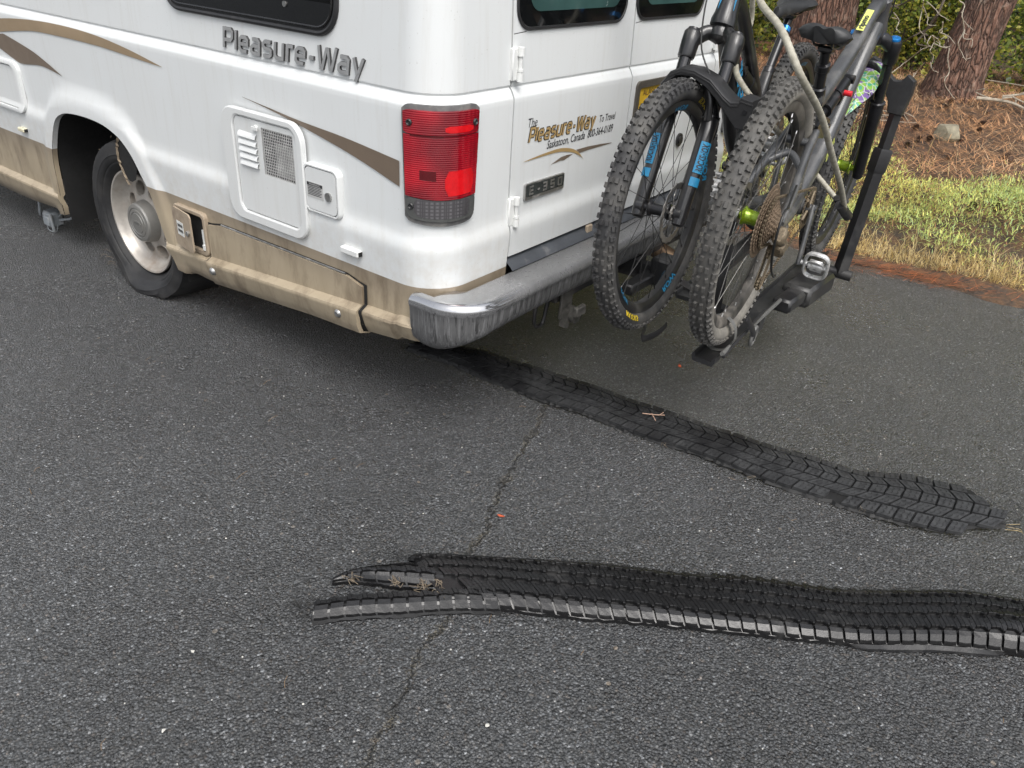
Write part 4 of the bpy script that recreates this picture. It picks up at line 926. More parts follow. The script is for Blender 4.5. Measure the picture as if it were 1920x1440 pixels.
    for s_ in (-1,1): ellipt(K,smoothpath([cr_,cr_+VY*s_*.03+fwd*.012+steer*.002,legline(s_,.492)+VY*-s_*.006],10),[.03]*20,[.021]*20,up=fwd) if False else K.tube(smoothpath([cr_-VY*s_*.004,cr_+VY*s_*.032+fwd*.014+steer*.006,legline(s_,.49)],12),.0175,14,flat=1.25)
    K.lathe([(.031,-.03),(.033,-.012),(.0275,0)],HB,steer,24)
    K.build('fork_crown',ANOD if pal['kind']==2 else CARB,low,smooth=True,angle=40)
    for s_ in (-1,1):
        m=MB(); m.lathe([(1e-4,.006),(.012,.006),(.0175,.004),(.019,-.002),(.019,-.006)],legline(s_,.527),steer,20)
        m.build('fork_cap',BLUEA if pal['kind']==2 else ANOD,low,smooth=True)
    if pal['kind']==2:
        for o in [m]: pass
    def legfn(s_,d0,ang,rev=False):
        c0=legline(s_,0)
        def fn(a,b_,h):
            th=ang+b_/.0235*s_; r=.0244+h+max(0,(d0+a))*.006
            return c0+steer*(d0+a)+(VY*s_*math.cos(th)+fwd*math.sin(th)*1)*r
        return fn
    if pal['kind']==1:
        for s_ in (1,-1):
            m=MB(); fn=legfn(s_,.085,.75 if s_>0 else 1.2)
            for x_ in range(10):
                a0,a1=x_*.013,x_*.013+.0131; f_=lambda a: .018*min(1,a/.05) if a<.13 else .018
                for q in range(6):
                    lo_=lambda a: -.017+ .0*a; 
                    m.add([fn(a0,-.016+.032*q/6,.0006),fn(a1,-.016+.032*q/6,.0006),fn(a1,-.016+.032*(q+1)/6,.0006),fn(a0,-.016+.032*(q+1)/6,.0006)],[(0,1,2,3)]) if not (x_ in (2,) ) else None
            do=m.build('fork_decal',BLUE,low)
            m=MB(); fn=legfn(s_,.128,.75 if s_>0 else 1.2); put_text(m,'ROCKSHOX',.028,lambda a,b_,h:fn(a,b_-.0095,.0012),0,'LEFT',sx=.52,bold=.001); m.build('fork_lettering',INK,do)
    else:
        m=MB(); fn=legfn(-1,.20,.55); put_text(m,'FOX',.03,lambda a,b_,h:fn(.06-a,b_-.01,.0012),.2,'LEFT',sx=1.0,bold=.001); m.build('fork_lettering',WHTD,low)
    # brake caliper + hose on the left leg
    m=MB(); c=legline(1,.10)+fwd*-.045+VY*-.02; m.box(c,(.035,.03,.06),rotm('Y',-.45),bev=.006); m.box(c+fwd*.022,(.03,.018,.075),rotm('Y',-.45),bev=.004); m.build('brake_caliper',ANOD,low,smooth=True)
    m=MB(); m.tube(smoothpath([c+steer*.03,legline(1,.26)+VY*.022+fwd*-.02,legline(1,.36)+VY*.0+fwd*.05,legline(0,.47)+fwd*.085,HT+Vector((.13,-.01,.06)),HT+Vector((.05,.08,.17))],36),.0024,6); m.build('brake_hose',CABL,low,smooth=True)
    # cockpit
    K=MB(); st=HT+steer*.03; bar=st+fwd*.045+steer*.012
    K.tube([HT,HT+steer*.05],.018,18); K.box(st+fwd*.025+steer*.004,(.07,.036,.036),rotm('Y',-.436),bev=.008)
    so=K.build('stem',ANOD,bike,smooth=True,angle=40)
    K=MB(); hb=smoothpath([bar+VY*-.385+Vector((-.045,0,.028)),bar+VY*-.2+Vector((-.018,0,.024)),bar+VY*-.06,bar+VY*.06,bar+VY*.2+Vector((-.018,0,.024)),bar+VY*.385+Vector((-.045,0,.028))],40)
    K.tube(hb,.0135,14); ho=K.build('handlebar',CARB,so,smooth=True)
    for s_ in (-1,1):
        g0=bar+VY*s_*.385+Vector((-.045,0,.028)); gd=(bar+VY*s_*.2+Vector((-.018,0,.024))-g0).normalized()
        K=MB(); K.tube([g0,g0+gd*.003,g0+gd*.13],[.015,.0165,.0165],16); K.build('grip',RUB,ho,smooth=True,angle=40)
        if pal['kind']==1:
            K=MB(); K.tube([g0-gd*.002,g0+gd*.008],.0185,18); K.tube([g0+gd*.128,g0+gd*.137],.019,18); K.build('grip_collar',BLUEA,ho,smooth=True)
        K=MB(); l0=g0+gd*.155; K.tube([l0-gd*.015,l0+gd*.02],.02,14); K.tube([l0+fwd*.02,l0+gd*.06+fwd*.035],.012,10); K.tube(smoothpath([l0+gd*.02+fwd*.045,l0-gd*.03+fwd*.065-steer*.01,l0-gd*.09+fwd*.05-steer*.02],12),.006,8,flat=1.6); K.build('brake_lever',ANOD,ho,smooth=True)
    # seatpost and saddle
    sp0,sd,PL=(Vector((.33,0,.30)),Vector((-.076,0,.14)).normalized(),0) if pal['kind']==2 else (Vector((.395,0,.285)),Vector((-.115,0,.16)).normalized(),.085); 
    K=MB(); K.tube([sp0,sp0+sd*(.10+PL)],.0158,18); K.lathe([(.0165,.0),(.021,.002),(.021,.022),(.0165,.026)],sp0+sd*.016,sd,20); K.lathe([(.0158,.088+PL),(.0195,.09+PL),(.0195,.112+PL),(.014,.116+PL),(.0145,.15+PL)],sp0,sd,20)
    po=K.build('seatpost',ANOD,bike,smooth=True,angle=40)
    K=MB(); K.lathe([(.0197,.094+PL),(.0205,.095+PL),(.0205,.111+PL),(.0197,.112+PL)],sp0,sd,22); K.build('wiper_ring',BLUEA if pal['kind']==1 else ANOD,po)
    K=MB(); cl=sp0+sd*(.155+PL); K.box(cl,(.045,.04,.018),bev=.005); 
    for s_ in (-1,1): K.tube(smoothpath([cl+Vector((-.085,s_*.030,.035)),cl+Vector((-.05,s_*.024,.010)),cl+Vector((.05,s_*.021,.010)),cl+Vector((.12,s_*.010,.030))],16),.0036,8)
    K.build('saddle_rails',ANOD,po,smooth=True)
    K=MB(); sx0,sz0=cl.x-.105,cl.z+.038; rows=[];rowb=[]
    for i in range(22):
        t=i/21; x=sx0+.268*t; hw=float(np.interp(t,[0,.03,.10,.22,.36,.55,.8,.96,1],[.040,.062,.072,.071,.056,.032,.021,.017,.008])); zz=sz0+.014*(1-t)**2*1.2-.012*t*t+.010*sst(.0,.12,t)-.008
        rw=[];rb=[]
        for j in range(17):
            y=-1+2*j/16; yy=y*hw
            z=zz+.012*(1-abs(y)**2.4)-(.008*math.exp(-(y/.28)**2))*(1-t*.7) -.012*abs(y)**6
            rw.append((x,yy,z)); rb.append((x+(.012 if i==0 else 0),yy*.86,zz-.026-.006*(1-abs(y))))
        rows.append(rw); rowb.append(rb)
    K.grid([a_+b__[::-1] for a_,b__ in zip(rows,rowb)],wrap=True)
    n_=34; K.add(rows[0]+rowb[0][::-1],[tuple(range(34))]); K.add(rows[-1]+rowb[-1][::-1],[tuple(range(34))])
    K.build('saddle',SAD,bike,smooth=True,angle=60,weld=.0005)
    # wheels
    p=pal
    bwheel(bike,1.2,1,p['ftyre'],p['rim'],p['spk'],p['hub'],p['fat'],False,.0,p.get('rimtext'),p.get('tyretext'))
    rw=bwheel(bike,0,1,p['rtyre'],p['rim2'],p['spk2'],p['hub'],p['fat'],True,.37,p.get('rimtext'),None)
    # drivetrain on the right side (-Y)
    K=MB(); radii=[.104,.092,.082,.073,.065,.058,.0515,.0455,.040,.0345,.029,.0235]
    for i,r in enumerate(radii):
        y=-.030-i*.0037; nt_=max(10,int(r*480)); ring=[]
        for j in range(nt_*4):
            a=2*PI*j/(nt_*4)+i*.13; rr=r*(1 if j%4 in(0,) else 1) - (.0035 if j%4 in (2,3) else 0); ring.append((rr*math.cos(a),rr*math.sin(a)))
        k=len(ring); vs=[(a,y,b_) for a,b_ in ring]+[(a,y-.0018,b_) for a,b_ in ring]+[(a*.55,y,b_*.55) for a,b_ in ring]+[(a*.55,y-.0018,b_*.55) for a,b_ in ring]
        K.add(vs,[(j,(j+1)%k,k+(j+1)%k,k+j) for j in range(k)]+[(k+j,k+(j+1)%k,3*k+(j+1)%k,3*k+j) for j in range(k)]+[(2*k+j,2*k+(j+1)%k,(j+1)%k,j) for j in range(k)])
    K.lathe([(.05,-.029),(.05,-.05),(.02,-.072),(1e-4,-.073)],(0,0,0),VY,24)
    K.build('cassette',CASS,rw,smooth=False)
    K=MB(); K.box((.0,-.083,-.028),(.05,.035,.05),rotm('Y',.4),bev=.008); K.box((.03,-.085,-.065),(.045,.03,.045),rotm('Y',.9),bev=.007); K.tube([(.04,-.08,-.075),(.045,-.055,-.085)],.014,12)
    for y in (-.052,-.066): K.poly([(.03,-.085),(.055,-.075),(.062,-.10),(.045,-.185),(.028,-.20),(.012,-.188),(.022,-.13)],lambda a,b_,h:(a,y+h,b_),.002)
    for c in ((.045,-.059,-.09),(.028,-.059,-.182)): 
        ring=[((.021 if j%4<2 else .0175)*math.cos(2*PI*j/48),(.021 if j%4<2 else .0175)*math.sin(2*PI*j/48)) for j in range(48)]; K.poly(ring,lambda a,b_,h:(c[0]+a,c[1]-.003+h,c[2]+b_),.006)
    dr=K.build('rear_derailleur',CHN,bike,smooth=True,angle=40)
    K=MB(); K.tube(smoothpath([(.06,-.09,-.155),(-.02,-.10,-.135),(-.11,-.105,-.085),(-.17,-.108,-.02),(-.185,-.108,.035),(-.16,-.105,.075),(-.10,-.10,.075),(-.03,-.085,.06),(.07,-.07,.10)],28),.0033,8); K.build('shift_cable',CABL,dr,smooth=True)
    K=MB(); ring=[]
    for j in range(32*4):
        a=2*PI*j/128; rr=.066-(.0045 if j%4 in(2,3) else 0); ring.append((rr*math.cos(a),rr*math.sin(a)))
    k=len(ring); yc=-.052; vs=[(BB.x+a,yc,BB.z+b_) for a,b_ in ring]+[(BB.x+a,yc-.003,BB.z+b_) for a,b_ in ring]+[(BB.x+a*.82,yc,BB.z+b_*.82) for a,b_ in ring]+[(BB.x+a*.82,yc-.003,BB.z+b_*.82) for a,b_ in ring]
    K.add(vs,[(j,(j+1)%k,k+(j+1)%k,k+j) for j in range(k)]+[(k+j,k+(j+1)%k,3*k+(j+1)%k,3*k+j) for j in range(k)]+[(2*k+j,2*k+(j+1)%k,(j+1)%k,j) for j in range(k)]+[(3*k+j,3*k+(j+1)%k,2*k+(j+1)%k,2*k+j) for j in range(k)])
    for j in range(5):
        a=2*PI*j/5; K.tube([(BB.x,yc-.004,BB.z),(BB.x+.056*math.cos(a),yc-.002,BB.z+.056*math.sin(a))],.006,8)
    cs=K.build('chainring',p['ring'],bike)
    ca=Vector((*p['crank'],))
    for s_,d in ((-1,ca),(1,-ca)):
        d3=Vector((d[0],0,d[1])); a=BB+VY*s_*.07; b_=BB+d3+VY*s_*.088
        K=MB(); K.tube([BB+VY*s_*.035,BB+VY*s_*.082],.015,14); K.tube([a-d3.normalized()*.012,a,a.lerp(b_,.5),b_,b_+d3.normalized()*.012],[.014,.0175,.0135,.0145,.011],14,flat=.6,up=VY); ko=K.build('crank_arm',p['crankm'],cs,smooth=True,angle=45)
        pedal(ko,b_,True,.09,p['pedal'],s_)
    K=MB()
    # chain as a string of plates
    def chain(path):
        P=resample([tuple(q) for q in path],max(4,int(sum((Vector(path[i+1])-Vector(path[i])).length for i in range(len(path)-1))/.0127)))
        for i in range(len(P)-1):
            a=Vector(P[i]);b_=Vector(P[i+1]);t=(b_-a).normalized();n_=t.cross(VY)
            wd=.0028 if i%2 else .0021
            for sy_ in (-1,1):
                c=(a+b_)/2+VY*sy_*wd; K.add([c-t*.0085-n_*.0015,c-t*.0055-n_*.004,c-n_*.0026,c+t*.0055-n_*.004,c+t*.0085-n_*.0015,c+t*.0085+n_*.0015,c+t*.0055+n_*.004,c+n_*.0026,c-t*.0055+n_*.004,c-t*.0085+n_*.0015],[tuple(range(10))])
            K.tube([a-VY*.0034,a+VY*.0034],.0034,6)
    yk=-.046; y2=-.053
    top=[(.0+.05*math.cos(PI*.75),yk,.05*math.sin(PI*.75))]
    arc=[(.074*math.cos(t),yk,.074*math.sin(t)) for t in np.linspace(PI*1.35,PI*.56,10)]
    chain([(.045+.02,-.058,-.085)]+[(.05,-.05,-.068)]+arc+[(BB.x-.005,y2,BB.z+.066)]); 
    chain([(BB.x+.066*math.cos(t),y2,BB.z+.066*math.sin(t)) for t in np.linspace(PI*.5,-PI*.55,10)]+[(.03,-.058,-.204)])
    K.build('chain',CHN,cs)
    return bike
def frm(p,flip):
    x,y,z,yaw,ti,pi=p
    u=Vector((math.cos(yaw)*math.cos(pi),math.sin(yaw)*math.cos(pi),math.sin(pi))); w0=Vector((-math.sin(yaw),math.cos(yaw),0)); v0=u.cross(w0)
    w=w0*math.cos(ti)+v0*math.sin(ti); v=-w0*math.sin(ti)+v0*math.cos(ti)
    return Vector((x,y,z)),u,v,w,flip
F1=frm((.559,-.398,.715,.066,-.006,.011),True); F2=frm((.551,-.691,.763,.091,.056,-.067),False)
bike1=make_bike('mountain_bike','black mountain bike with blue decals, nearer the van',F1,dict(kind=1,frame=CARB,ftyre=TYR1,rtyre=TYR1,rim=RIM1,rim2=RIM1,spk=SPK,spk2=SPK,hub=ANOD,fat=False,crank=(-.128,-.118),crankm=CARB,pedal=PEDM,ring=ANOD,rimtext=[(t,'ROW') for t in (-.75,-2.0,.55,1.6,2.9)],tyretext=[(-1.05,'MAXXIS'),(2.1,'MAXXIS')]))
bike2=make_bike('mountain_bike','muddy grey mountain bike with lime green hubs, farther from the van',F2,dict(kind=2,frame=GREYF,ftyre=TYR1,rtyre=TYR2,rim=RIM1,rim2=RIM2,spk=SPK,spk2=SPK2,hub=LIME,fat=True,crank=(-.054,-.157),crankm=GREYF,pedal=PEDM,ring=CHN))
# mudguard on the grey bike
MG,nt,b=newmat('printed_mudguard'); v=objco(nt); vo=N(nt,'ShaderNodeTexVoronoi',feature='DISTANCE_TO_EDGE'); vo.inputs['Scale'].default_value=38; nt.links.new(v,vo.inputs['Vector'])
cc=ramp(nt,noise(nt,v,16,2,.5),[(.36,(.015,.012,.02)),(.45,(.13,.07,.24)),(.53,(.20,.38,.05)),(.62,(.06,.30,.18)),(.7,(.32,.45,.07))],'CONSTANT'); cc=mixc(nt,ramp(nt,vo.outputs['Distance'],[(.02,.8),(.07,0)]),cc,(.55,.55,.52)); nt.links.new(cc,b.inputs['Base Color']); b.inputs['Roughness'].default_value=.4
m=MB(); rows=[]
for t in np.linspace(0,1,18):
    a=math.radians(95+52*t); hw=.052*(1 if t<.55 else 1-.95*((t-.55)/.45)**1.6)+.004; rad=.392
    rows.append([(1.2+math.cos(a)*(rad-.022*(q*hw/.05)**2),q*hw*1.0,math.sin(a)*(rad-.022*(q*hw/.05)**2)) for q in np.linspace(-1,1,9)])
m.grid(rows); m.build('mudguard',MG,bike2,smooth=True)
# ------------------------------------------------------------ hitch bike rack
rack=empty('bike_rack',(1.0,-.5,.33),'black hitch mounted tray rack holding two mountain bikes','bike rack',world=True)
def L1(a,b_,c): H,u,v,w,_=F1; return H+u*a+v*b_+w*c
def L2(a,b_,c): H,u,v,w,_=F2; return H+u*a+v*b_+w*c
RK=M('rack_black',(.017,.017,.018),.42,.1,.2,30,.3,200,coat=.15,dirt=(.07,.068,.064),ds=8,dlo=.5,dhi=.85)
ST=M('strap_grey',(.11,.11,.105),.6,0,.2,60)
m=MB(); ctr=L2(.43,-.45,0); hit=Vector((1.01,-.14,.335))
m.tube([hit+Vector((0,.05,0)),hit+Vector((0,-.05,0)),ctr+Vector((0,.12,-.0)),ctr+Vector((0,-.03,-.0))],.030,4,up=(1,0,1),flat=1)
m.box(hit+Vector((0,-.1,.01)),(.09,.09,.11),bev=.01); 
hd=L2(.40,-.365,-.255); m.box(L2(.86,-.405,-.075),(.30,.11,.075),rotm('Y',.06),bev=.012); m.box(L2(.62,-.40,-.06),(.16,.07,.05),rotm('Y',.06),bev=.010)
m.build('spine',RK,rack,smooth=True,angle=40)
def tray(L,fx,flipw):
    m=MB(); x0,x1=((-.12,1.40) if L is L2 else (.34,1.35))
    U=lambda a,b_,c:L(a,b_,c)
    P=[(-.034,.004),(-.036,-.006),(-.030,-.022),(.030,-.022),(.036,-.006),(.034,.004),(.028,.004),(.024,-.008),(-.024,-.008),(-.028,.004)]
    xs_=[x0,x0+.02,x0+.06]+list(np.linspace(x0+.1,x1-.1,8))+[x1-.06,x1-.02,x1]
    m.grid([[U(a,-.392+q+(.010 if i in(0,len(xs_)-1) else 0)*0,p_*1.0) for p_,q in P] for i,a in enumerate(xs_)],wrap=True)
    k=len(P); m.add([U(x0,-.392+q,p_) for p_,q in P],[tuple(range(k))]); m.add([U(x1,-.392+q,p_) for p_,q in P],[tuple(range(k))])
    return m.build('tray',RK,rack,smooth=True,angle=40)
t1=tray(L1,1,1); t2=tray(L2,1,1)
# cradle bars under the outer tray's near edge, strap and buckle at the back wheel
m=MB(); m.tube([L2(-.10,-.372,-.044),L2(.60,-.385,-.044)],.007,8); m.build('tray_edge_bar',ST,t2,smooth=True)
for L,T_ in ((L2,t2),(L1,t1)):
    m=MB(); base_a=-.02 if L is L2 else 1.22
    ring=[]
    for t in np.linspace(0,2*PI,33):
        ring.append(L(base_a+.0,-.345+.055*math.cos(t)*1.0+ .0,.050*math.sin(t)))
    xs_=(-.012,.012)
    m.grid([[p+ (L(1,0,0)-L(0,0,0))*d for p in ring] for d in xs_]); 
    m.build('wheel_strap',ST,T_,smooth=True)
m=MB(); m.tube([L2(.30,-.345,-.05),L2(.10,-.352,-.054),L2(-.10,-.38,-.05)],.005,8); m.tube(smoothpath([L2(.045,-.30,-.055),L2(.10,-.36,-.075),L2(.15,-.40,-.07)],10),.012,8,flat=.3,up=VY); m.build('strap_tail',BLACKP,t2,smooth=True)
m=MB(); c=L2(.12,-.375,-.072); 
rr=[c+(L2(1,0,0)-L2(0,0,0))*(.022*math.cos(a))+(L2(0,1,0)-L2(0,0,0))*(.030*math.sin(a)) for a in np.linspace(0,2*PI,21)]; m.tube(rr,.006,8,cap=False); m.build('buckle',ST,t2,smooth=True)
m=MB(); m.tube(smoothpath([L1(.10,-.365,.03),L1(.02,-.395,.0),L1(-.04,-.41,-.02),L1(.0,-.40,-.05),L1(.05,-.385,-.06)],20),.016,8,flat=.18,up=(0,1,0)); m.build('strap_tail',BLACKP,t1,smooth=True)
# wheel arms: a telescoping post whose moulded hook reaches over the front tyre
def arm(L,u,pw,v0,v1,v2,outl,hw,T_):
    m=MB(); m.tube([L(u,v0,pw),L(u,v1,pw+.002)],.030,4,up=(1,0,1)); ao=m.build('wheel_arm',RK,rack,smooth=True,angle=40)
    m=MB(); m.tube([L(u,v0-.006,pw+.11),L(u,v0-.006,pw-.050)],.022,18); (m.build('arm_pivot',RK,ao,smooth=True,angle=40) if L is L2 else None)
    m=MB(); m.tube([L(u,v1-.02,pw+.002),L(u,v2,pw+.004)],.023,4,up=(1,0,1)); m.build('arm_extension',RK,ao,smooth=True,angle=40)
    m=MB(); m.tube([L(u,v1-.05,pw+.002),L(u,v1-.04,pw+.002),L(u,v1+.035,pw+.002),L(u,v1+.042,pw+.002)],[.033,.037,.037,.033],4,up=(1,0,1)); m.build('arm_sleeve',BLACKP,ao,smooth=True,angle=40)
    m=MB(); k=len(outl); c=np.mean(np.array(outl),0)
    sl_=[]
    for du,sc_ in ((-hw,.0),(-hw+.006,.004),(hw-.006,.004),(hw,.0)):
        ring=[]
        for i in range(k):
            p,q,r=Vector(outl[i-1]),Vector(outl[i]),Vector(outl[(i+1)%k]); n=((q-p).normalized()+(r-q).normalized()); n=Vector((n.y,-n.x)).normalized()
            g=q+n*(sc_-.004); ring.append(L(u+du,g.y,g.x))
        sl_.append(ring)
    m.grid(sl_,wrap=True)
    tri=geometry.tessellate_polygon([[Vector((p[0],p[1],0)) for p in outl]])
    for ring in (sl_[0],sl_[-1]): m.add(ring,[tuple(t) for t in tri])
    ho=m.build('wheel_hook',BLACKP,ao,smooth=True,angle=45)
    return ao,ho
H2=[(.055,.325),(.048,.375),(.030,.400),(.0,.390),(-.032,.360),(-.072,.332),(-.097,.335),(-.111,.359),(-.143,.340),(-.147,.296),(-.143,.256),(-.138,.214),(-.084,.215),(-.074,.254),(-.052,.285),(-.030,.322),(-.005,.358),(.018,.370),(.032,.362),(.040,.322)]
H1=[(.092,.29),(.082,.345),(.058,.378),(.025,.394),(-.015,.392),(-.066,.374),(-.113,.336),(-.136,.322),(-.157,.325),(-.162,.338),(-.198,.332),(-.206,.298),(-.201,.250),(-.160,.252),(-.118,.292),(-.085,.325),(-.050,.350),(-.004,.372),(.035,.368),(.062,.345),(.074,.29)]
a2,h2=arm(L2,1.30,-.117,-.437,.04,.23,H2,.034,t2)
a1,h1=arm(L1,.11,-.180,-.41,.02,.26,H1,.042,t1)
for L,par,pts in ((L2,h2,((1.335,.30,-.128),(1.335,.25,-.125))),(L1,h1,((.068,.30,-.18),))):
    for a,b_,c in pts:
        m=MB(); m.disc(L(a,b_,c),L(1,0,0)-L(0,0,0),.007,.006,12); m.build('screw',ANOD,par,smooth=True)
for L,par,u0 in ((L2,h2,1.30),(L1,h1,.11)):
    H_=H2 if L is L2 else H1; m=MB(); n_=9 if L is L2 else 12
    m.tube([L(u0-.041 if L is L1 else u0+.033,p[1]-.012,p[0]) for p in H_[2:n_]],.003,6); m.build('hook_rib',RK,par,smooth=True)
m=MB(); m.box(L1(.50,-.40,.17),(.5,.05,.04),bev=.006); m.build('cross_bar',RK,rack,smooth=True,angle=40)
# ------------------------------------------------------------ braided cable lock
CBL,nt,b=newmat('braided_cable_sleeve'); v=objco(nt)
cA=[(.95,-.41,1.352),(.80,-.47,1.395),(.64,-.53,1.375),(.502,-.605,1.304),(.393,-.712,1.255),(.354,-.792,1.171),(.559,-.800,1.057),(.763,-.797,.923),(.997,-.785,.785),(1.215,-.760,.665)]
cB=[(1.215,-.76,.668),(1.194,-.741,.688),(1.188,-.703,.719),(1.185,-.64,.768),(1.033,-.585,.874),(.894,-.575,.941),(.84,-.52,1.01),(.90,-.42,1.075),(1.07,-.345,1.12),(1.17,-.325,1.2),(1.08,-.34,1.32),(.95,-.375,1.358)]
b.inputs['Roughness'].default_value=.6
nt.links.new(ramp(nt,noise(nt,v,60,3,.6),[(.3,(.24,.225,.175)),(.7,(.42,.40,.33))]),b.inputs['Base Color'])
lk=empty('cable_lock',(.6,-.6,.65),'beige braided cable lock looped around the two bikes','bike lock',world=True)
def braid(path,n):
    P=smoothpath(path,n); P=[Vector(q) for q in resample([tuple(p) for p in P],n)]
    mb=MB(); vs=[]; k=len(P); nn=14; a=Vector((0,0,1)); t0=P[1]-P[0]
    for i in range(k):
        t=(P[min(i+1,k-1)]-P[max(i-1,0)]).normalized(); a=(a-t*a.dot(t)).normalized(); b_=t.cross(a)
        for j in range(nn):
            an=2*PI*j/nn; r=.0086+.0006*math.sin(i*2.1+j*2*PI/nn*3)*1; vs.append(P[i]+(a*math.cos(an)+b_*math.sin(an))*r)
    mb.add(vs,[(i*nn+j,i*nn+(j+1)%nn,(i+1)*nn+(j+1)%nn,(i+1)*nn+j) for i in range(k-1) for j in range(nn)]); return mb
br=braid(cA,340); br2=braid(cB,330); br.add(br2.v,br2.f); br.build('cable',CBL,lk,smooth=True,angle=80)
m=MB(); m.tube([(1.15,-.757,.690),(1.25,-.757,.640)],.0145,16); m.tube([(1.175,-.738,.705),(1.215,-.757,.66),(1.300,-.757,.618)],[.0135,.016,.017],16); m.disc((1.302,-.757,.617),(1,0,-.45),.010,.006,16); m.build('lock_barrel',BLACKP,lk,smooth=True,angle=40)
# ------------------------------------------------------------ torn tyre treads on the road
TRD,nt,b=newmat('torn_tread_rubber'); v=objco(nt)
dust=ramp(nt,noise(nt,v,6,4,.6),[(.38,0),(.58,1)])
sxy=N(nt,'ShaderNodeSeparateXYZ'); nt.links.new(v,sxy.inputs[0]); dust=math_(nt,'MAXIMUM',dust,ramp(nt,math_(nt,'MULTIPLY',sxy.outputs[1],-1),[(.95,0),(1.2,1)]))
c=mixc(nt,math_(nt,'MULTIPLY',dust,ramp(nt,noise(nt,v,55,4,.7),[(.35,.2),(.6,.85)])),(.011,.011,.012),(.052,.053,.054)); nt.links.new(c,b.inputs['Base Color'])
nt.links.new(math_(nt,'MULTIPLY_ADD',dust,-.08,.42),b.inputs['Roughness']); bump(nt,b,noise(nt,v,260,3,.6),.3,.001)
BLKR=M('groove_rubber',(.006,.006,.006),.6,0,.3,40)
WETR=M('wet_tread_rubber',(.010,.010,.0105),.27,0,.3,30,.35,220,dirt=(.045,.044,.043),ds=12,dlo=.56,dhi=.82)
class Ribbon:
    def __init__(s,top,bot,n=400,z=lambda t,q:0.0):
        s.T=resample(smoothpath([(*p,0) for p in top],200),n)[:,:2]; s.B=resample(smoothpath([(*p,0) for p in bot],200),n)[:,:2]; s.n=n; s.z=z
        mid=(s.T+s.B)/2; s.len=float(np.sum(np.linalg.norm(np.diff(mid,axis=0),axis=1)))
    def __call__(s,t,q,h=0.0):
        i=min(max(t,0),1)*(s.n-1); k=min(int(i),s.n-2); f=i-k
        a=s.T[k]*(1-f)+s.T[k+1]*f; c=s.B[k]*(1-f)+s.B[k+1]*f; p=a*(1-q)+c*q
        return Vector((p[0],p[1],s.z(t,q)+h))
def blocks(mb,rb,t0,t1,q0,q1,skew,h,inset=.006,mi=0,nq=2,q_in=None):
    """one tread block between t0..t1 along and q0..q1 across, sheared by skew (in metres along)"""
    L=rb.len; w=.2
    it=inset/2/L; iq=inset/2/w
    a0,a1,b0,b1=t0+it,t1-it,q0+iq,q1-iq
    if b1<=b0 or a1<=a0: return
    def sh(q): return skew/L*((q-q0)/(q1-q0)-.5)
    qs=np.linspace(b0,b1,nq+1); ts=[a0,(a0+a1)/2,a1]
    top=[[rb(t+sh(q),q,h) for t in ts] for q in qs]
    mb.grid(top,mi)
    ring=[(a0,q) for q in qs]+[(t,qs[-1]) for t in ts[1:]]+[(a1,q) for q in qs[::-1][1:]]+[(t,qs[0]) for t in ts[::-1][1:]]
    mb.grid([[rb(t+sh(q),q,h) for t,q in ring],[rb(t+sh(q)+(.0012/L if t>(a0+a1)/2 else -.0012/L),q,0.001) for t,q in ring]],mi)
S1T=[(.44,.46),(.447,.403),(.521,.237),(.561,.013),(.591,-.181),(.607,-.372),(.636,-.605),(.656,-.789),(.69,-.956),(.72,-1.117),(.798,-1.258),(.850,-1.424),(.885,-1.53)]
S1B=[(.34,.46),(.35,.38),(.370,.219),(.386,.006),(.396,-.198),(.424,-.327),(.437,-.511),(.463,-.708),(.477,-.917),(.504,-1.056),(.522,-1.176),(.555,-1.34),(.65,-1.55)]
def z1(t,q):
    return .014+.008*(1-(2*q-1)**2)+.004*math.sin(t*23)*(q)+.002*math.sin(t*51+2)*(1-q)+.012*sst(.8,.95,t)*(1-q)
r1=Ribbon(S1T,S1B,z=z1)
def lims(t): return float(np.interp(t,[0,.948,.968,1],[0,0,.28,.60])),float(np.interp(t,[0,.86,.93,.965,1],[1.0,1.0,.93,.74,.64]))
r_=random.Random(11)
m=MB(); n=170
edge_t=[.0]*n; rows=[]
for i in range(n):
    t=i/(n-1); e0=-.012+.02*r_.random()*(.4+.6*math.sin(t*37)**2); e1=1+.015-.06*r_.random()*(.5+.5*math.sin(t*29+1)**2)
    a_,b__=lims(t); e0=max(e0,a_-.02); e1=min(e1,b__+.02)
    if e1-e0<.05: e1=e0+.05
    rows.append([r1(t,e0)+Vector((0,0,-.006)),r1(t,e0+.03)]+[r1(t,e0+.03+(e1-e0-.06)*k/6) for k in range(1,6)]+[r1(t,e1-.03),r1(t,e1)+Vector((0,0,-.008))])
m.grid(rows,1)
cols=[(0,.19,.010,0),(.19,.385,.032,.010),(.385,.585,-.006,.021),(.585,.79,-.034,.006),(.79,1.0,-.012,.016)]
pitch=.047/r1.len; k=0
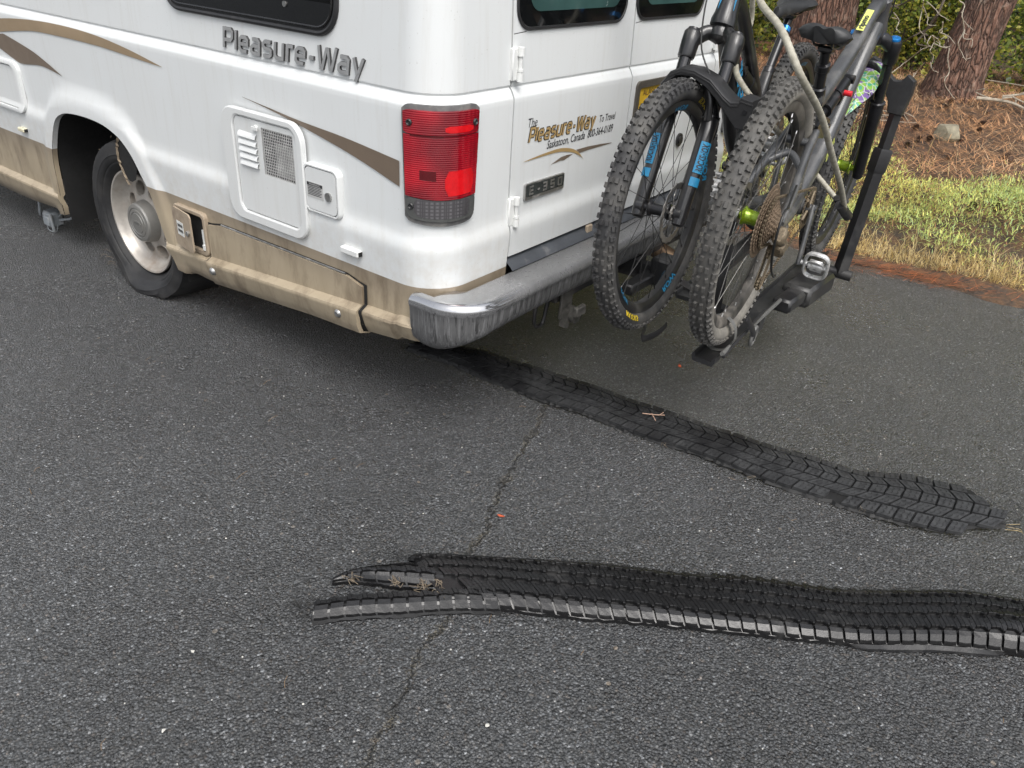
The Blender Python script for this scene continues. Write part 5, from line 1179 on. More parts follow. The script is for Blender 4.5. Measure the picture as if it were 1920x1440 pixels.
for ci,(q0,q1,sk,ph) in enumerate(cols):
    t=.0+ph/r1.len
    while t<1-pitch:
        tt=t
        ok=True
        a_,b__=lims(t+pitch*.6)
        if q0<a_-.11 or q1>b__+.13: ok=False
        if ci==4 and (r_.random()<.05 and t<.8): ok=False
        if t+pitch>1.0: ok=False
        if ok:
            pj=pitch*r_.uniform(.88,1.12) if r_.random()<.0 else pitch
            blocks(m,r1,tt,tt+pj,q0,q1,sk+r_.uniform(-.003,.003),.0095+.0015*r_.random(),.0068)
            if t>.35:
                sh=lambda q:sk/r1.len*((q-q0)/(q1-q0)-.5)
                for f in (.33,.66):           # sipes
                    for qa,qb in ((.18,.45),(.55,.85)):
                        a1_,b1_=q0+(q1-q0)*qa,q0+(q1-q0)*qb; tt_=tt+pitch*f; w_=.0011/r1.len; zg=.004/r1.len; md=(a1_+b1_)/2
                        m.add([r1(tt_+sh(a1_)-w_,a1_,.0116),r1(tt_+sh(a1_)+w_,a1_,.0116),r1(tt_+sh(md)+w_+zg,md,.0117),r1(tt_+sh(b1_)+w_,b1_,.0116),r1(tt_+sh(b1_)-w_,b1_,.0116),r1(tt_+sh(md)-w_+zg,md,.0117)],[(0,1,2,5),(5,2,3,4)],1)
        t+=pitch
# last loose blocks of the tapering end
t=.955
s1=m.build('torn_tread',[TRD,BLKR],None,smooth=False)
tag(s1,'long torn chevron tread strip running under the bumper, rear of the van','tyre tread')
def cords(name,pts,par,mat,seed,rad=.0007):
    m=MB(); rr=random.Random(seed)
    for p,d,l,k in pts:
        for _ in range(k):
            a=Vector(p)+Vector((rr.uniform(-.012,.012),rr.uniform(-.012,.012),rr.uniform(0,.006))); dd=(Vector(d)+Vector((rr.uniform(-.5,.5),rr.uniform(-.5,.5),rr.uniform(-.1,.35)))).normalized()*l*rr.uniform(.4,1)
            c1=a+dd*.5+Vector((rr.uniform(-.02,.02),rr.uniform(-.02,.02),rr.uniform(.0,.022))); e=a+dd; e.z=max(e.z,.002); c1.z=max(.003,c1.z); a.z=max(a.z,.003)
            m.tube(smoothpath([a,c1,e],6),rad,3)
    o=m.build(name,mat,par); o['kind']='stuff'; return o
BLKC=M('black_cord',(.02,.02,.02),.7,0,.2,30)
ep=r1(1,.3); cords('frayed_cords',[(r1(.995,.15+.1*i),(-.0,-1,.0),.04,2) for i in range(6)]+[(Vector((.80,-1.46,.006)),(.3,-1,0),.04,5),(Vector((.765,-1.50,.006)),(.1,-1,0),.045,5)],s1,BLKC,4)
cords('edge_cords',[(r1(t,1.0),(-1,0,0),.025,3) for t in (.52,.66,.81)],s1,CORD,9,.0005)
# second strip: five ribs, forked at its near end
S2T=[(-.491,-.363),(-.456,-.352),(-.352,-.485),(-.171,-.729),(-.068,-.892),(.047,-1.047),(.153,-1.234),(.273,-1.387),(.367,-1.500),(.440,-1.634),(.60,-1.90),(.78,-2.2)]
S2B=[(-.540,-.545),(-.532,-.552),(-.448,-.650),(-.374,-.767),(-.239,-.967),(-.136,-1.125),(.0,-1.333),(.124,-1.484),(.192,-1.587),(.245,-1.68),(.40,-1.93),(.58,-2.2)]
def z2(t,q):
    u=2*q-1; k_=1-.55*sst(.24,.30,t)*(1-sst(.52,.6,t)); return .010+.024*(1-abs(u)**(3.5 if u<0 else 9.0))*(.8+.2*k_)+.008*math.sin(t*9+1)*(1-q)*(1-abs(u)**4)+ (.02*sst(.5,.75,t))*math.exp(-((q-.7)/.2)**2)*math.sin(t*21)
r2=Ribbon(S2T,S2B,z=z2)
def rib(mb,rb,q0,q1,t0,t1,pit,h,notch,skew,mi=0):
    """a circumferential rib with zigzag edges and short cuts, one unit per pitch"""
    L=rb.len; t=t0; W_=q1-q0; rr=random.Random(int(q0*1000)); zz=[(0,0),(.30,.02),(.36,.17),(.92,.20),(1.0,.0)]
    while t<t1-pit*.6:
        for a,b_ in (((0.012,.30),(.30,.66),(.66,.988)) if q1<.99 else ((.03,.97),)):
            rows=[]
            for s_ in (a,(a+b_)/2,b_):
                e0=q0+np.interp(s_,[p[0] for p in zz],[p[1] for p in zz])*W_*((1.35 if q0>.01 else 2.0) if q1<.99 else .15); sf=(s_+.45)%1.0; e1=q1-np.interp(sf,[p[0] for p in zz],[p[1] for p in zz])*W_*(1.0 if q1<.99 else .5)
                bv=.007; g=((.0011 if q1<.95 else .0045)/L if s_==b_ else 0); tt=t+pit*s_
                sh=lambda q:skew/L*(q-q0)/W_*(1 if s_>.01 else 1)
                rows.append([rb(tt+sh(e0),e0,.0),rb(tt+sh(e0)-g,e0+bv*.3,h*.8),rb(tt+sh(e0)-g,e0+bv,h),rb(tt-g+sh((e0+e1)/2),(e0+e1)/2,h),rb(tt-g+sh(e1),e1-bv,h),rb(tt-g+sh(e1),e1-bv*.3,h*.8),rb(tt+sh(e1),e1,.0)])
            mb.grid(rows,mi)
            if a>.6 or rr.random()<.2:
                mb.grid([rows[-1],[p-Vector((0,0,h*.7)) for p in rows[-1]]],1)
        t+=pit
def carcass(mb,rb,t0,t1,q0,q1,n,seed,jag=.02):
    rr=random.Random(seed); rows=[]
    for i in range(n):
        t=t0+(t1-t0)*i/(n-1); e0=q0-jag*rr.random(); e1=q1+jag*rr.random()
        rows.append([rb(t,e0,-.012)]+[rb(t,e0+(e1-e0)*k/8) for k in range(9)]+[rb(t,e1,-.010)])
    mb.grid(rows)
m=MB(); carcass(m,r2,.0,1,0.045,.985,150,3,.012)
QS=[(0.0,.20),(.228,.39),(.418,.568),(.60,.83),(.858,1.0)]; pit=.036/r2.len
for i,(q0,q1) in enumerate(QS):
    rib(m,r2,q0,q1,.002 if i<2 else .0+.012*i,1,pit,.009,.2,(.003,-.003,.002,.003,-.002)[i])
# loose lower lip where the shoulder turned outwards
for t0,t1,dz in ((.475,.66,.03),(.755,.79,.03)):
    rows=[]
    for t in np.linspace(t0,t1,26):
        e=.10*(math.sin(PI*(t-t0)/(t1-t0)))**.4*(.8+.2*r_.random()); rows.append([r2(t,1.0,.004),r2(t,1.0+e*.5,.002)+Vector((0,0,.0)),r2(t,1.0+e,.0)])
    for row in rows:
        for p in row: p.z=max(.006,p.z)
    m.grid(rows)
s2=m.build('torn_tread',[WETR,BLKR],None,smooth=False)
tag(s2,'wet black ribbed tread strip lying nearest the camera, forked at one end','tyre tread')
def tongue(top,bot,ribs,z,seed,name):
    rb=Ribbon(top,bot,z=z,n=120); mm=MB(); carcass(mm,rb,0,1,0,1,36,seed,.05)
    for q0,q1,sk in ribs: rib(mm,rb,q0,q1,.01,1.0,.036/rb.len,.008,.2,sk)
    return mm.build(name,[WETR,BLKR],s2,smooth=False)
tongue([(-.737,-.298),(-.667,-.348),(-.596,-.42),(-.543,-.476),(-.487,-.53),(-.44,-.60)],[(-.769,-.328),(-.701,-.386),(-.632,-.456),(-.578,-.508),(-.530,-.556),(-.46,-.640)],[(0,.42,.004),(.46,1,-.003)],lambda t,q:.006+.022*(1-max(0,2*q-1)**2.2)+.006*t*(1-q),5,'tread_tongue')
tongue([(-.655,-.264),(-.614,-.272),(-.561,-.311),(-.5,-.363),(-.452,-.43)],[(-.657,-.268),(-.627,-.294),(-.594,-.346),(-.552,-.417),(-.50,-.50)],[(0,.36,.003),(.38,.68,.003),(.70,1,-.003)],lambda t,q:.012+.020*(1-abs(2*q-1)**2)*min(1,t*3)+.01*t,6,'tread_tongue')
cords('frayed_cords',[((-.76,-.268,.008),(-.5,1,0),.025,6),((-.745,-.285,.01),(-.7,.7,0),.035,8),((-.765,-.30,.006),(-1,.5,0),.03,5),((-.495,-.345,.02),(-.7,.8,0),.04,6)],s2,BLKC,8)
cords('steel_cords',[((-.62,-.305,.018),(-.4,-.5,.3),.03,9),((-.56,-.385,.016),(-.3,-.6,.3),.035,13),((-.525,-.455,.018),(-.6,-.3,.4),.04,15),((-.51,-.50,.02),(-.5,-.2,.3),.035,10)],s2,CORD,10,.0007)
# ------------------------------------------------------------ litter and grit on the road
LEAFR=M('red_leaf',(.42,.08,.03),.6,0,.3,80); TWG=M('pale_twig',(.50,.33,.24),.7,0,.2,60); GRV=M('light_grit',(.50,.49,.45),.7,0,.25,30,.4,300); YG=M('straw_bit',(.30,.23,.11),.7,0,.3,60)
def leafobj(x,y,s,ang,lab,mat,z=.004):
    m=MB(); pts=[(-1,0),(-.5,.35),(.1,.42),(.7,.2),(1,0),(.6,-.28),(0,-.4),(-.6,-.25)]
    k=len(pts); V_=[Vector((x+s*(a*math.cos(ang)-b_*math.sin(ang)),y+s*(a*math.sin(ang)+b_*math.cos(ang)),z+s*.5*b_*b_+s*.25*abs(a))) for a,b_ in pts]+[Vector((x,y,z))]
    m.add(V_,[(i,(i+1)%k,k) for i in range(k)]); o=m.build('leaf',mat); tag(o,lab,'leaf'); return o
leafobj(.975,-.382,.016,.6,'small red leaf lying on the road below the bicycles',LEAFR)
leafobj(-.177,-.417,.012,1.9,'tiny dark red leaf on the road between the two tread strips',LEAFR)
m=MB(); P0=Vector((.542,-.503,.040))
m.tube([P0+Vector((-.02,.035,0)),P0,P0+Vector((.015,-.03,.004))],.0016,5); m.tube([P0+Vector((0,.01,0)),P0+Vector((-.03,-.02,0))],.0014,5); m.tube([P0+Vector((.005,-.012,0)),P0+Vector((.03,-.018,.003))],.0012,5)
tag(m.build('twig',TWG),'pinkish forked twig lying on top of the long tread strip','twig')
m=MB(); m.tube([(.74,-1.545,.006),(.75,-1.575,.012),(.76,-1.585,.006)],.001,4); m.tube([(.75,-1.53,.006),(.765,-1.58,.01),(.755,-1.59,.005)],.0009,4); m.tube([(.765,-1.54,.005),(.78,-1.57,.014),(.80,-1.575,.005)],.0012,4)
tag(m.build('straw',YG),'wisp of dry straw at the tip of the long tread strip','straw')
def chip(x,y,s,lab,mat):
    m=MB(); bm=bmesh.new(); rr=random.Random(int(x*999)+int(y*77)); 
    for _ in range(14): bm.verts.new((rr.gauss(0,.5),rr.gauss(0,.4),rr.uniform(0,.5)))
    bmesh.ops.convex_hull(bm,input=bm.verts); bm.verts.index_update()
    m.add([Vector((x,y,.001))+Vector(v_.co)*s for v_ in bm.verts],[tuple(v_.index for v_ in f.verts) for f in bm.faces]); bm.free()
    o=m.build('pebble',mat); tag(o,lab,'pebble'); return o
chip(-1.139,-.319,.0065,'largest white stone chip on the open road at the near left',GRV)
chip(-.99,-.19,.006,'white stone chip farther along from the largest chip at the near left',GRV)
chip(-.714,-.806,.006,'cream stone chip beside the crack close to the camera',GRV)
m=MB(); rr=random.Random(5)
for _ in range(420):
    x,y=rr.uniform(-1.6,2.6),rr.uniform(-2.4,2.4); s=rr.uniform(.0012,.0032); 
    if x>.0 and y>0 and x<2 : continue
    a=rr.random()*6; c_,s_=math.cos(a),math.sin(a)
    V_=[(x+s*(c_*px-s_*py),y+s*(s_*px+c_*py),s*pz) for px,py,pz in ((1,0,.1),(.3,.9,.1),(-.8,.5,.1),(-.7,-.6,.1),(.4,-.8,.1),(.1,.1,1))]
    m.add(V_,[(0,1,5),(1,2,5),(2,3,5),(3,4,5),(4,0,5)])
m2=MB()
for _ in range(70):
    x,y=rr.uniform(-1.5,2.6),rr.uniform(-2.2,1.5); a=rr.random()*6; l=rr.uniform(.012,.045)
    if 0<x<2 and y>0: continue
    p=Vector((x,y,.003)); d=Vector((math.cos(a),math.sin(a),0)); m2.tube([p,p+d*l*.5+Vector((0,0,.003)),p+d*l+Vector((rr.gauss(0,.004),rr.gauss(0,.004),0))],.0006,4)
tag(m2.build('needle_litter',M('dull_needle',(.20,.13,.07),.7)),kind='stuff',label='stray dry needles blown across the asphalt',cat='needles')
tag(m.build('grit',GRV),kind='stuff',label='scattered pale grit lying on the asphalt',cat='grit')
# ------------------------------------------------------------ verge
def mesh_np(name,V,F,mats,mi=None,smooth=False,parent=None):
    me=bpy.data.meshes.new(name); k=F.shape[1]
    me.vertices.add(len(V)); me.vertices.foreach_set('co',V.astype(np.float32).ravel()); me.loops.add(F.size); me.loops.foreach_set('vertex_index',F.astype(np.int32).ravel())
    me.polygons.add(len(F)); me.polygons.foreach_set('loop_start',np.arange(0,F.size,k,dtype=np.int32)); me.polygons.foreach_set('loop_total',np.full(len(F),k,np.int32))
    for m_ in mats: me.materials.append(m_)
    if mi is not None: me.polygons.foreach_set('material_index',mi.astype(np.int32))
    me.update(); me.validate(); o=bpy.data.objects.new(name,me); COL.objects.link(o)
    if parent: o.parent=parent
    return o
def leafmat(name,col,tr=.35,var=.5,rough=.55,sc_=3):
    m,nt,b=newmat(name); v=objco(nt); f=noise(nt,v,sc_,4,.7); f2=noise(nt,v,37,2,.5)
    c=mixc(nt,ramp(nt,f,[(.3,0),(.7,1)]),tuple(x*(1-var) for x in col),tuple(min(1,x*(1+var)) for x in col))
    c=mixc(nt,1,c,ramp(nt,f2,[(.3,.65),(.7,1.35)]),'MULTIPLY')
    nt.links.new(c,b.inputs['Base Color']); b.inputs['Roughness'].default_value=rough
    if tr:
        t=N(nt,'ShaderNodeBsdfTranslucent'); nt.links.new(c,t.inputs[0]); mx=N(nt,'ShaderNodeMixShader'); mx.inputs[0].default_value=tr
        nt.links.new(b.outputs[0],mx.inputs[1]); nt.links.new(t.outputs[0],mx.inputs[2]); nt.links.new(mx.outputs[0],nt.nodes['Material Output'].inputs[0])
    return m
def blades(x,y,length,width,lean,az,curve=.3,zoff=0.0):
    n=len(x); z=bank_h(x,y)+zoff; d=np.stack([np.cos(az),np.sin(az)],1); side=np.stack([-d[:,1],d[:,0]],1)*(width/2)[:,None]
    b0=np.stack([x,y],1); sl,cl_=np.sin(lean),np.cos(lean)
    m_=b0+d*(length*.55*sl*(1-curve))[:,None]; zm=z+length*.55*cl_; t_=b0+d*(length*sl)[:,None]; zt=z+length*cl_*(1-curve*.3)
    V=np.empty((n,5,3)); V[:,0,:2]=b0-side; V[:,0,2]=z-.003; V[:,1,:2]=b0+side; V[:,1,2]=z-.003; V[:,2,:2]=m_+side*.8; V[:,2,2]=zm; V[:,3,:2]=m_-side*.8; V[:,3,2]=zm; V[:,4,:2]=t_; V[:,4,2]=zt
    i=np.arange(n)[:,None]*5; F=np.concatenate([i+np.array([[0,1,2]]),i+np.array([[0,2,3]]),i+np.array([[3,2,4]])],0); mi=np.tile(np.arange(n),3)
    return V.reshape(-1,3),F,mi
ND=[leafmat('pine_needle',(.62,.34,.165),.15,.35),leafmat('pine_needle_dark',(.20,.09,.05),.1,.4),leafmat('pine_needle_pale',(.74,.52,.31),.1,.3)]
def dens(n,x0,x1,y0,y1): return rng.uniform(x0,x1,n),rng.uniform(y0,y1,n)
# fallen needles over the whole bank
n=52000; x,y=dens(n,3.2,8.0,-2.6,2.6); keep=rng.random(n)<np.clip((x-3.3)/1.0,.12,1); x,y=x[keep],y[keep]; n=len(x)
V,F,k=blades(x,y,rng.uniform(.06,.17,n),rng.uniform(.0018,.0034,n),np.radians(rng.uniform(66,89,n)),rng.uniform(0,2*PI,n),.1,rng.uniform(.0,.035,n))
cl=np.sin(x*2.1+1)*np.cos(y*2.7)+rng.normal(0,.7,n); mi=np.where(cl<-.7,1,np.where(cl>.95,2,0))
tag(mesh_np('pine_needles',V,F,ND,mi[k]),kind='stuff',label='rust brown fallen pine needles carpeting the bank',cat='needles')
# orange needles washed along the asphalt edge
OR=[leafmat('wet_orange_needle',(.34,.105,.035),.05,.35),leafmat('wet_brown_needle',(.12,.05,.025),.05,.4)]
n=4200; y=rng.uniform(-2.6,2.2,n); x=2.70+.03*np.sin(y*2.3)+rng.normal(.03,.06,n)+.04*np.sin(y*5+1); x=np.clip(x,2.56,3.1); ok=(rng.random(n)<.55+.45*np.sin(y*6.3)); x,y=x[ok],y[ok]; n=len(x)
V,F,k=blades(x,y,rng.uniform(.05,.13,n),rng.uniform(.0018,.003,n),np.radians(rng.uniform(75,89.5,n)),rng.normal(-1.4,.7,n),.1,rng.uniform(.004,.02,n))
tag(mesh_np('orange_needles',V,F,OR,(rng.random(n)<.3).astype(int)[k]),kind='stuff',label='wet orange needles washed against the edge of the asphalt',cat='needles')
# dry grass fringe and straw through the weeds
DG=[leafmat('dry_grass',(.55,.41,.17),.25,.3),leafmat('pale_straw',(.66,.54,.28),.25,.25)]
n=10000; x=np.abs(rng.normal(0,.13,n))+2.85; y=rng.uniform(-2.8,2.4,n); x=x+.05*np.sin(y*4)
x2,y2=dens(1500,3.0,4.7,-2.8,2.4); x=np.r_[x,x2]; y=np.r_[y,y2]; n=len(x)
V,F,k=blades(x,y,rng.uniform(.05,.15,n)*np.where(x<3.0,.7,1),rng.uniform(.0016,.0032,n),np.radians(rng.uniform(15,95,n)),rng.uniform(0,2*PI,n),.3)
tag(mesh_np('dry_grass',V,F,DG,(rng.random(n)<.35).astype(int)[k]),kind='stuff',label='dry yellow grass fringing the road edge',cat='grass')
# feathery green weeds
HB_=[leafmat('feathery_weed',(.46,.54,.17),.35,.35,.6,2.2),leafmat('blue_green_weed',(.40,.52,.24),.35,.3,.6,2.2),leafmat('yellow_weed',(.68,.64,.19),.35,.3,.6,2.2)]
n=105000; x,y=dens(n,2.90,4.95,-2.9,2.5)
top=4.35+.30*np.sin(y*1.9+.6)+.18*np.sin(y*4.3)+.35*np.clip(-y-.7,0,1)*1.0
patch_=np.sin(x*5.1+np.sin(y*3.3)*1.2)*np.sin(y*4.7+1)+rng.normal(0,.45,n)
ok=(x<top+rng.normal(0,.10,n))&(x>2.93+.06*np.sin(y*5)+np.abs(rng.normal(0,.08,n)))&(patch_>-.42); x,y=x[ok],y[ok]; n=len(x)
hump=.5+.5*np.sin(x*4.2+y*1.3)*np.sin(y*3.9-x*2); 
V,F,k=blades(x,y,rng.uniform(.015,.042,n),rng.uniform(.003,.007,n),np.radians(rng.uniform(20,115,n)),rng.uniform(0,2*PI,n),.25,rng.uniform(.0,1,n)**.7*(.03+.19*np.clip(hump+.25*np.sin(x*11+y*3)*np.sin(y*9),0,1)))
pc=np.sin(x*2.9)*np.sin(y*2.2+2)+rng.normal(0,.5,n); mi=np.where(pc>.55,1,np.where(pc<-.5,2,0))
tag(mesh_np('green_weeds',V,F,HB_,mi[k]),kind='stuff',label='feathery green weeds growing between the dry grass and the needles',cat='weeds')
# rock, cones, fallen sticks
RCK=M('lichen_rock',(.21,.19,.135),.85,0,.35,14,.7,40,bdist=.01)
m=MB(); bm=bmesh.new(); bmesh.ops.create_icosphere(bm,subdivisions=3,radius=1); rr=random.Random(2)
for v_ in bm.verts:
    d=v_.co.normalized(); q=max(d.dot(Vector(a).normalized())*l for a,l in (((1,.2,.3),.95),((-1,.3,.2),.9),((0,1,.2),1),((.2,-1,.3),.9),((0,.1,1),1.05),((.5,.6,.8),.9),((-.6,-.5,.7),.9)))
    v_.co=d*(.86/max(.6,q))
bm.verts.index_update(); rp=Vector((4.99,-.41,bh(4.99,-.41)+.035)); m.add([rp+Vector((v_.co.x*.07,v_.co.y*.085,v_.co.z*.062)) for v_ in bm.verts],[tuple(v_.index for v_ in f.verts) for f in bm.faces]); bm.free()
tag(m.build('rock',RCK,smooth=True,angle=25),'tan lichened rock half sunk in the pine needles','rock')
CON=M('pine_cone_scales',(.075,.045,.03),.85,0,.4,60)
m=MB()
for i in range(9):
    for j in range(8):
        a=2*PI*(j+.5*(i%2))/8; h=i*.006; r=.026*math.sin(PI*(i+1.2)/11)+.004; d=Vector((math.cos(a),math.sin(a),0)); p=Vector((0,0,h)); t=Vector((-d.y,d.x,0))
        m.add([p+d*r*.3-t*.006,p+d*r*.3+t*.006,p+d*r+t*.005+Vector((0,0,.006)),p+d*r*1.15+Vector((0,0,.010)),p+d*r-t*.005+Vector((0,0,.006))],[(0,1,2,3,4)])
m.lathe([(1e-4,0),(.012,.004),(.014,.025),(.006,.05),(1e-4,.056)],(0,0,0),VZ,10); cone=m.build('pine_cone',CON,normals=False)
tag(cone,'dark brown pine cone lying among the fallen needles','pine cone','pine cones on the needle bank')
rr=random.Random(21); cpos=[]
for i in range(70):
    x,y=rr.uniform(3.9,6.0),rr.uniform(-1.9,.9); cpos.append((x,y))
for i,(x,y) in enumerate(cpos):
    o=cone if i==0 else cone.copy()
    if i: COL.objects.link(o)
    o.location=(x,y,bh(x,y)+.022); o.rotation_euler=(rr.uniform(1.2,1.9),rr.uniform(-.4,.4),rr.uniform(0,6)); s_=rr.uniform(.5,.95); o.scale=(s_,s_,s_)
# ------------------------------------------------------------ trees
BARK,nt,b=newmat('ponderosa_bark'); vv=objco(nt,(1.9,1.9,.42)); v=objco(nt)
vo=N(nt,'ShaderNodeTexVoronoi',feature='DISTANCE_TO_EDGE'); vo.inputs['Scale'].default_value=13; 
dn=N(nt,'ShaderNodeVectorMath',operation='MULTIPLY_ADD'); nz=N(nt,'ShaderNodeTexNoise'); nz.inputs['Scale'].default_value=6; nz.inputs['Detail'].default_value=4; nt.links.new(vv,nz.inputs['Vector']); nt.links.new(nz.outputs['Color'],dn.inputs[0]); dn.inputs[1].default_value=(.25,.25,.25); nt.links.new(vv,dn.inputs[2]); nt.links.new(dn.outputs[0],vo.inputs['Vector'])
plate=ramp(nt,vo.outputs['Distance'],[(.0,.25),(.12,.8),(.3,1)])
bc=ramp(nt,noise(nt,vv,22,5,.7),[(.3,(.10,.052,.038)),(.5,(.20,.105,.072)),(.72,(.36,.24,.18))]); c=mixc(nt,plate,(.035,.022,.017),bc); c=mixc(nt,math_(nt,'MULTIPLY',ramp(nt,noise(nt,v,8,5,.7),[(.55,0),(.68,.7)]),plate),c,(.27,.245,.20))
nt.links.new(c,b.inputs['Base Color']); b.inputs['Roughness'].default_value=.85; bump(nt,b,math_(nt,'MULTIPLY_ADD',noise(nt,vv,60,4,.7),.35,plate),1.0,.03)
DEAD=M('dead_branch_bark',(.34,.30,.235),.8,0,.3,40,.3,90); DARKB=M('dark_branch_bark',(.07,.055,.04),.85,0,.3,30)
PNEED=leafmat('pine_foliage',(.055,.095,.03),.2,.4)
def pine(x,y,r0,lean,h,seed,label,furrow=.06):
    z0=bh(x,y); t=empty('pine_tree',(x,y,z0),label,'tree','pines on the bank'); rr=random.Random(seed)
    m=MB(); nn=72; k=90; vs=[]
    for i in range(k):
        u=i/(k-1); z=-.15+u*(h+.15); zz=max(0,z); r=r0*(1-.75*zz/h)+r0*.30*math.exp(-zz/.22)
        for j in range(nn):
            a=2*PI*j/nn; f=1+furrow*.6*math.sin(a*5+seed+zz*.9)*math.exp(-zz/.9)+furrow*(abs(math.sin(a*8.5+1.7*math.sin(zz*2.1+a*2)+seed))**.5-.6)+furrow*.35*math.sin(a*23+zz*9)
            vs.append((lean[0]*zz+math.cos(a)*r*f,lean[1]*zz+math.sin(a)*r*f,z))
    m.add(vs,[(i*nn+j,i*nn+(j+1)%nn,(i+1)*nn+(j+1)%nn,(i+1)*nn+j) for i in range(k-1) for j in range(nn)]); tr=m.build('trunk',BARK,t,smooth=True,angle=80)
    m=MB(); tips=[]
    for i in range(26):
        z=rr.uniform(.42,.98)*h; a=rr.uniform(0,6.28); l=(1.15-z/h)*h*.34+.4; p=Vector((lean[0]*z,lean[1]*z,z)); d=Vector((math.cos(a),math.sin(a),rr.uniform(.0,.35)))
        q=[p,p+d*l*.5,p+d*l+Vector((0,0,.15))]; m.tube(smoothpath(q,8),[.05*(1-.8*s/8) for s in range(9)],6); tips+= [p+d*l*s for s in (.5,.65,.8,.92,1.0,1.05)]
    m.build('limbs',DARKB,t,smooth=True)
    P=np.repeat(np.array([tuple(p) for p in tips]),42,0); n=len(P); d=rng.normal(0,1,(n,3)); d/=np.linalg.norm(d,axis=1)[:,None]; c=P+rng.normal(0,.2,(n,3)); s=rng.normal(0,1,(n,3)); s=np.cross(d,s); s/=np.linalg.norm(s,axis=1)[:,None]
    L=rng.uniform(.10,.2,n)[:,None]; V=np.stack([c-s*.012,c+s*.012,c+d*L],1).reshape(-1,3); F=np.arange(3*n).reshape(-1,3)
    mesh_np('crown',V,F,[PNEED],parent=t); return t,tr
tA,trA=pine(6.17,-.145,.185,(.10,-.105),9.5,1,'reddish barked leaning pine with curly dead twigs hanging in front')
tB,trB=pine(6.7,1.20,.30,(.02,.03),11,4,'dark barked pine trunk standing behind the grey bike saddle')
tC,trC=pine(8.2,2.62,.16,(.0,.02),9,6,'slim reddish pine seen just past the black bike head tube')
TW=[[(0.141,1.122),(0.159,1.038),(0.119,0.928),(0.084,0.872),(0.053,0.833)],[(0.132,1.111),(0.074,1.063),(0.003,1.029),(-0.057,0.991)],[(0.145,1.074),(0.109,0.995),(0.073,0.957),(0.033,0.949)],[(-0.034,0.986),(-0.034,0.939),(-0.049,0.908)],[(0.008,0.886),(0.013,0.832),(-0.006,0.779),(-0.015,0.731),(-0.049,0.702)],[(-0.004,0.888),(-0.03,0.843),(-0.068,0.817),(-0.105,0.815)],[(-0.006,0.9),(-0.074,0.878),(-0.131,0.83)],[(-0.082,1.136),(-0.122,1.111),(-0.142,1.032),(-0.185,0.978),(-0.253,0.951)],[(-0.118,1.059),(-0.154,0.928),(-0.156,0.845),(-0.19,0.777),(-0.239,0.735),(-0.271,0.748)],[(-0.161,0.935),(-0.203,0.886),(-0.237,0.873),(-0.274,0.83)],[(-0.131,0.812),(-0.146,0.736),(-0.178,0.642),(-0.173,0.579),(-0.205,0.515),(-0.288,0.468)],[(0.001,0.68),(-0.032,0.635),(-0.07,0.612)],[(0.052,0.869),(0.044,0.822),(0.001,0.784)],[(0.24,0.579),(0.169,0.671),(0.072,0.77),(0.031,0.799)],[(0.07,0.551),(0.061,0.609),(0.01,0.691)],[(0.334,1.015),(0.292,0.959),(0.291,0.91),(0.255,0.877)],[(-0.01,0.828),(-0.1,0.815),(-0.127,0.824)]]
TD=[[(0.516,0.972),(0.43,1.036),(0.349,1.067),(0.24,1.124)],[(0.039,1.026),(0.104,0.876),(0.122,0.813),(0.061,0.796)],[(0.042,1.153),(0.039,1.026),(0.083,0.932),(0.162,0.863),(0.27,0.795)]]
rr=random.Random(8); tz=bh(6.17,-.145)
def twigs(T,mat,r0,name):
    m=MB()
    for l in T:
        o=rr.uniform(-.10,.10); P=[Vector((5.78+o+.08*math.sin(3*i+o*40)-6.17,a+.145,b_-tz)) for i,(a,b_) in enumerate(l)]; S=smoothpath(P,16); S=[q+Vector((0,rr.gauss(0,.0015),rr.gauss(0,.0015))) for q in S]
        m.tube(S,[r0*(1-.55*i/len(S)) for i in range(len(S))],6)
        for _ in range(2):
            i=rr.randrange(2,len(S)-2); m.tube([S[i],S[i]+Vector((rr.gauss(0,.02),rr.gauss(0,.02),rr.gauss(0,.015)))],r0*.5,4)
    return m.build(name,mat,tA,smooth=True)
twigs(TW,DEAD,.0045,'dead_twigs'); twigs(TD,DARKB,.011,'dead_branch')
m=MB(); m.tube(smoothpath([(-.3,.20,.85),(-.40,.36,.9),(-.38,.42,1.3),(-.2,.2,1.9),(-.05,.0,2.2)],20),.012,7); m.build('dead_branch',DEAD,tA,smooth=True)
def stick(P,r,lab):
    m=MB(); S=smoothpath(P,22); m.tube(S,[r*(1-.6*i/len(S)) for i in range(len(S))],7); 
    for i in range(4,len(S)-3,5): m.tube(smoothpath([S[i],S[i]+Vector((rr.gauss(0,.05),rr.gauss(0,.08),rr.uniform(.02,.09))),S[i]+Vector((rr.gauss(0,.08),rr.gauss(0,.14),rr.uniform(.03,.1)))],8),r*.4,5)
    tag(m.build('fallen_branch',DEAD,smooth=True),lab,'branch')
g=lambda x,y,d=.02: (x,y,bh(x,y)+d)
stick([g(5.9,-.40,.06),g(5.95,-.62,.05),g(5.9,-.8,.03),g(5.8,-1.0,.03)],.014,'bare grey branch lying on the needles right of the leaning pine')
stick([g(6.1,-.55,.05),g(6.2,-.85,.08),g(6.0,-1.15,.04)],.010,'thin forked dead branch on the ground behind the grey fallen branch')
stick([g(5.2,.35),g(5.15,.1,.03),g(5.25,-.15)],.007,'short thin stick half buried in needles uphill of the rock')
